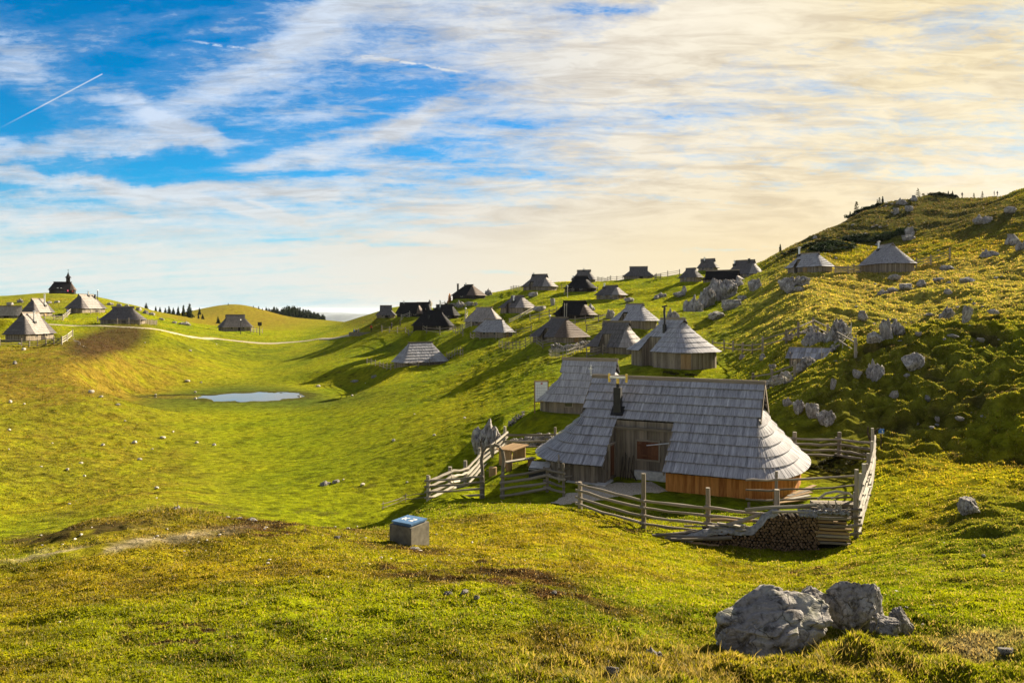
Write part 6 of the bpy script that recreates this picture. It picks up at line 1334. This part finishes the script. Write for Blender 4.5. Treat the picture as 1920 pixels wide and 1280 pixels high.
# ------------------------------------------------------------------ people
def person_mesh(name, cols, walk):
    J = dict(pel=(0, 0, .95), ch=(0, -.02, 1.28), nk=(0, -.02, 1.47), hd=(0, -.03, 1.56), top=(0, -.02, 1.70), ls=(-.17, 0, 1.40), le=(-.23, .02+.10*walk, 1.13), lh=(-.22, -.08+.2*walk, .90), lf=(-.22, -.12+.22*walk, .82),
             rs=(.17, 0, 1.40), re=(.23, .02-.10*walk, 1.13), rh=(.22, -.12-.16*walk, .92), rf=(.22, -.17-.18*walk, .84), lhip=(-.09, 0, .90), lk=(-.10, -.05-.12*walk, .50), la=(-.10, .0-.22*walk, .09), lt=(-.10, -.14-.22*walk, .04),
             rhip=(.09, 0, .90), rk=(.10, -.03+.06*walk, .50), ra=(.10, .04+.28*walk, .11), rt=(.10, -.08+.24*walk, .04))
    E = [('pel', 'ch'), ('ch', 'nk'), ('nk', 'hd'), ('hd', 'top'), ('ch', 'ls'), ('ls', 'le'), ('le', 'lh'), ('lh', 'lf'), ('ch', 'rs'), ('rs', 're'), ('re', 'rh'), ('rh', 'rf'), ('pel', 'lhip'), ('lhip', 'lk'), ('lk', 'la'), ('la', 'lt'), ('pel', 'rhip'), ('rhip', 'rk'), ('rk', 'ra'), ('ra', 'rt')]
    Rr = dict(pel=.145, ch=.16, nk=.055, hd=.10, top=.085, ls=.065, le=.048, lh=.035, lf=.03, rs=.065, re=.048, rh=.035, rf=.03, lhip=.09, lk=.062, la=.045, lt=.04, rhip=.09, rk=.062, ra=.045, rt=.04)
    ks = list(J); me = bpy.data.meshes.new('p'); me.from_pydata([J[k] for k in ks], [(ks.index(a), ks.index(b)) for a, b in E], []); o = bpy.data.objects.new('p', me); COL.objects.link(o)
    o.modifiers.new('s', 'SKIN'); o.modifiers.new('u', 'SUBSURF').levels = 1
    for i, k in enumerate(ks): v = me.skin_vertices[0].data[i]; v.radius = (Rr[k], Rr[k]*(.72 if k in ('pel', 'ch') else 1)); v.use_root = k == 'pel'
    dg = bpy.context.evaluated_depsgraph_get(); dg.update(); m2 = bpy.data.meshes.new_from_object(o.evaluated_get(dg)); bpy.data.objects.remove(o)
    for c in cols: m2.materials.append(MATS[c])
    for p in m2.polygons:
        z = p.center.z; x = abs(p.center.x); p.use_smooth = True
        p.material_index = 2 if z > 1.62 else (0 if z > 1.47 or (x > .19 and z < .93 and z > .75) else (1 if z > .93 else 3))
    return m2
def build_people():
    L = [(664, 629, 'cloth_blue', 'hiker in a blue jacket, left one of the three on the gravel path', 1), (668, 629, 'cloth_dark', 'hiker in black, middle one of the three on the gravel path', 1), (672, 628, 'cloth_grey', 'hiker in a grey jacket, right one of the three on the gravel path', 0),
         (696, 622, 'cloth_red', 'hiker in a red top walking alone on the path', 1), (734, 618, 'cloth_dark', 'dark-clothed person standing on the grass left of the big black hut', 0), (750, 613, 'cloth_dark', 'dark-clothed person nearest the big black hut', 1),
         (127, 552.5, 'cloth_pink', 'person in pink at the chapel wall', 0), (136, 552.5, 'cloth_red', 'person in red at the chapel entrance', 0), (127, 592, 'cloth_blue', 'person in blue behind the white corner fence', 0),
         (1804, 375, 'cloth_dark', 'silhouetted walker on the right skyline above the dark basin', 1), (1864, 365, 'cloth_dark', 'left of the two silhouetted walkers near the right skyline', 0), (1870, 363, 'cloth_dark', 'right of the two silhouetted walkers near the right skyline', 1)]
    for px, py, c, lab, wk in L:
        q = hit(px, py) if py > 590 else None
        if q is None: D = {127: 293, 136: 294, 1804: 214, 1864: 190, 1870: 190}[px]; q = loc3(px, py, D) if px < 1000 else crest(px)
        me = person_mesh('person', ['skin', c, 'bark', 'cloth_dark'], wk*random.uniform(.6, 1)); o = bpy.data.objects.new('person', me); COL.objects.link(o); o.location = q; o.rotation_euler = (0, 0, random.uniform(-2, 2)); tag(o, lab, 'person')
# ------------------------------------------------------------------ grass
def blades(R, X, Y, z, C, h, w, lean=1.):
    n = len(X); a = R.uniform(0, 2*math.pi, n); b = R.uniform(0, 2*math.pi, n); ln = h*R.uniform(.2, 1.0, n)*lean; dx, dy = np.cos(a), np.sin(a); lx, ly = np.cos(b)*ln, np.sin(b)*ln
    B0 = np.c_[X-dx*w, Y-dy*w, z-.01]; B1 = np.c_[X+dx*w, Y+dy*w, z-.01]; M0 = np.c_[X-dx*w*.7+lx*.35, Y-dy*w*.7+ly*.35, z+h*.55]; M1 = np.c_[X+dx*w*.7+lx*.35, Y+dy*w*.7+ly*.35, z+h*.55]; T = np.c_[X+lx, Y+ly, z+h]
    V = np.stack([B0, B1, M1, M0, T], 1).reshape(-1, 3); i = np.arange(n)[:, None]*5
    return V, np.concatenate([i+np.array([[0, 1, 2]]), i+np.array([[0, 2, 3]]), i+np.array([[3, 2, 4]])]), np.repeat(np.clip(C, .003, .6), 5, 0)
def build_grass():
    R = np.random.default_rng(5); n = GRASS_N
    D = np.exp(R.uniform(math.log(6.2), math.log(32), n)); px = R.uniform(-60, 1980, n); X = (px-CX)/F*D; Y = D
    keep = np.ones(n, bool); z = base_z(X, Y); _, py = masks(X, Y, z)
    tuft = fbm(X/.30, Y/.30, 3, 71); keep &= tuft > R.uniform(-.6, .25, n)
    soil = np.maximum(ell(px, py, 110, 1008, 190, 11, 6), ell(px, py, 200, 1024, 210, 8, 6)); keep &= R.uniform(0, 1, n) > soil*1.1
    keep &= ~((px > 1000) & (py < 1000) & (D > 30)); X, Y, px, py, D = X[keep], Y[keep], px[keep], py[keep], D[keep]; n = len(X)
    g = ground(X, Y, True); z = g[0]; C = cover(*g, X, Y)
    long_ = ell(px, py, 1500, 1262, 430, 95)*(.35+fbm(X/.9, Y/.9, 3, 77))+ell(px, py, 1110, 1270, 200, 60)*.5+ell(px, py, 330, 960, 80, 15)*.6; long_ = np.clip(long_, 0, 1)
    stem = R.uniform(0, 1, n) < .006+.02*long_
    h = (.020+.014*R.uniform(0, 1, n)+.03*np.clip(fbm(X/.5, Y/.5, 2, 73), 0, 1))*(1+2.6*long_)*(.75+D/40)*np.where(stem, 2.6, 1.); w = (.0042+.0006*D)*R.uniform(.7, 1.3, n)*np.where(stem, .6, 1.)
    dry = ((R.uniform(0, 1, n) < .13+.35*long_) | stem)[:, None]; C = C*R.uniform(.7, 1.4, n)[:, None]; C = np.where(dry, C*.4+np.array([[.30, .22, .09]])*.8, C)
    A = blades(R, X, Y, z, C, h, w)
    # rougher tussock growth on the farther slopes
    n = TUSS_N; D = np.exp(R.uniform(math.log(30), math.log(270), n)); px = R.uniform(-40, 1960, n); X = (px-CX)/F*D; Y = D; z = base_z(X, Y)
    vis = np.ones(n, bool); z2, px, py, D2, right, left, mid, hump, crag, wet, n1 = g = ground(X, Y, True)
    wgt = .25+.75*np.clip(right+left*.8+mid*.55+crag, 0, 1); cl = fbm(X/(.35+D*.006), Y/(.3+D*.005), 3, 78); vis &= (cl+.35 > R.uniform(0, .9, n)/np.maximum(wgt, .1)*.8) & (wet < .3)
    vis &= ~((px > 990) & (px < 1640) & (D < 44)); inpad = np.zeros(n, bool)
    for (cx, cy, r0, r1, hh) in PADS: inpad |= np.hypot(X-cx, Y-cy) < r0*1.05
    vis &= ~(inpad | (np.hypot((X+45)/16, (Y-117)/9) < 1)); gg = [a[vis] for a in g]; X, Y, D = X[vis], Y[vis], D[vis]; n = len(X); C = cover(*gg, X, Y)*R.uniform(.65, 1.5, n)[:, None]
    C = np.where((R.uniform(0, 1, n) < .18)[:, None], C*np.array([[1.45, 1.15, 3.]])+np.array([[.03, .02, .01]]), C); k = gg[4]+gg[8]
    h = (.035+.0009*D)*(.5+.30*np.clip(gg[4]+gg[5]+gg[6]*.4, 0, 1))*(1-.35*np.clip(gg[8], 0, 1))*R.uniform(.6, 1.5, n)*(.7+.6*np.clip(k, 0, 1)); w = (.009+.00052*D)*R.uniform(.7, 1.4, n)
    B = blades(R, X, Y, gg[0], C, h, w, .8)
    o = np_mesh('grass', np.concatenate([A[0], B[0]]), np.concatenate([A[1], B[1]+len(A[0])]), 'grass_blades', np.concatenate([A[2], B[2]]), smooth=False); tag(o, kind='stuff')
GRASS_N = 560000
TUSS_N = 1050000
build_materials(); setup_view(); make_camera(); make_sun(); make_world()
prep_huts(); _pts_extra(); prep_shed(); build_chapel(); solve_terrain()
PADS.append((MAIN_LOC.x, MAIN_LOC.y, 7.0, 10.5, MAIN_LOC.z+.02))
PADS.append((-43., 119., 16., 26., WATER_Z+.06))
make_ground()
build_huts(); build_main(); build_chapel2(); build_shed()
protos, lo = build_rocks(); build_fences(); build_yard(lo); build_woodpile()
build_sheets(); build_trees(); build_people(); build_grass(); build_haze()
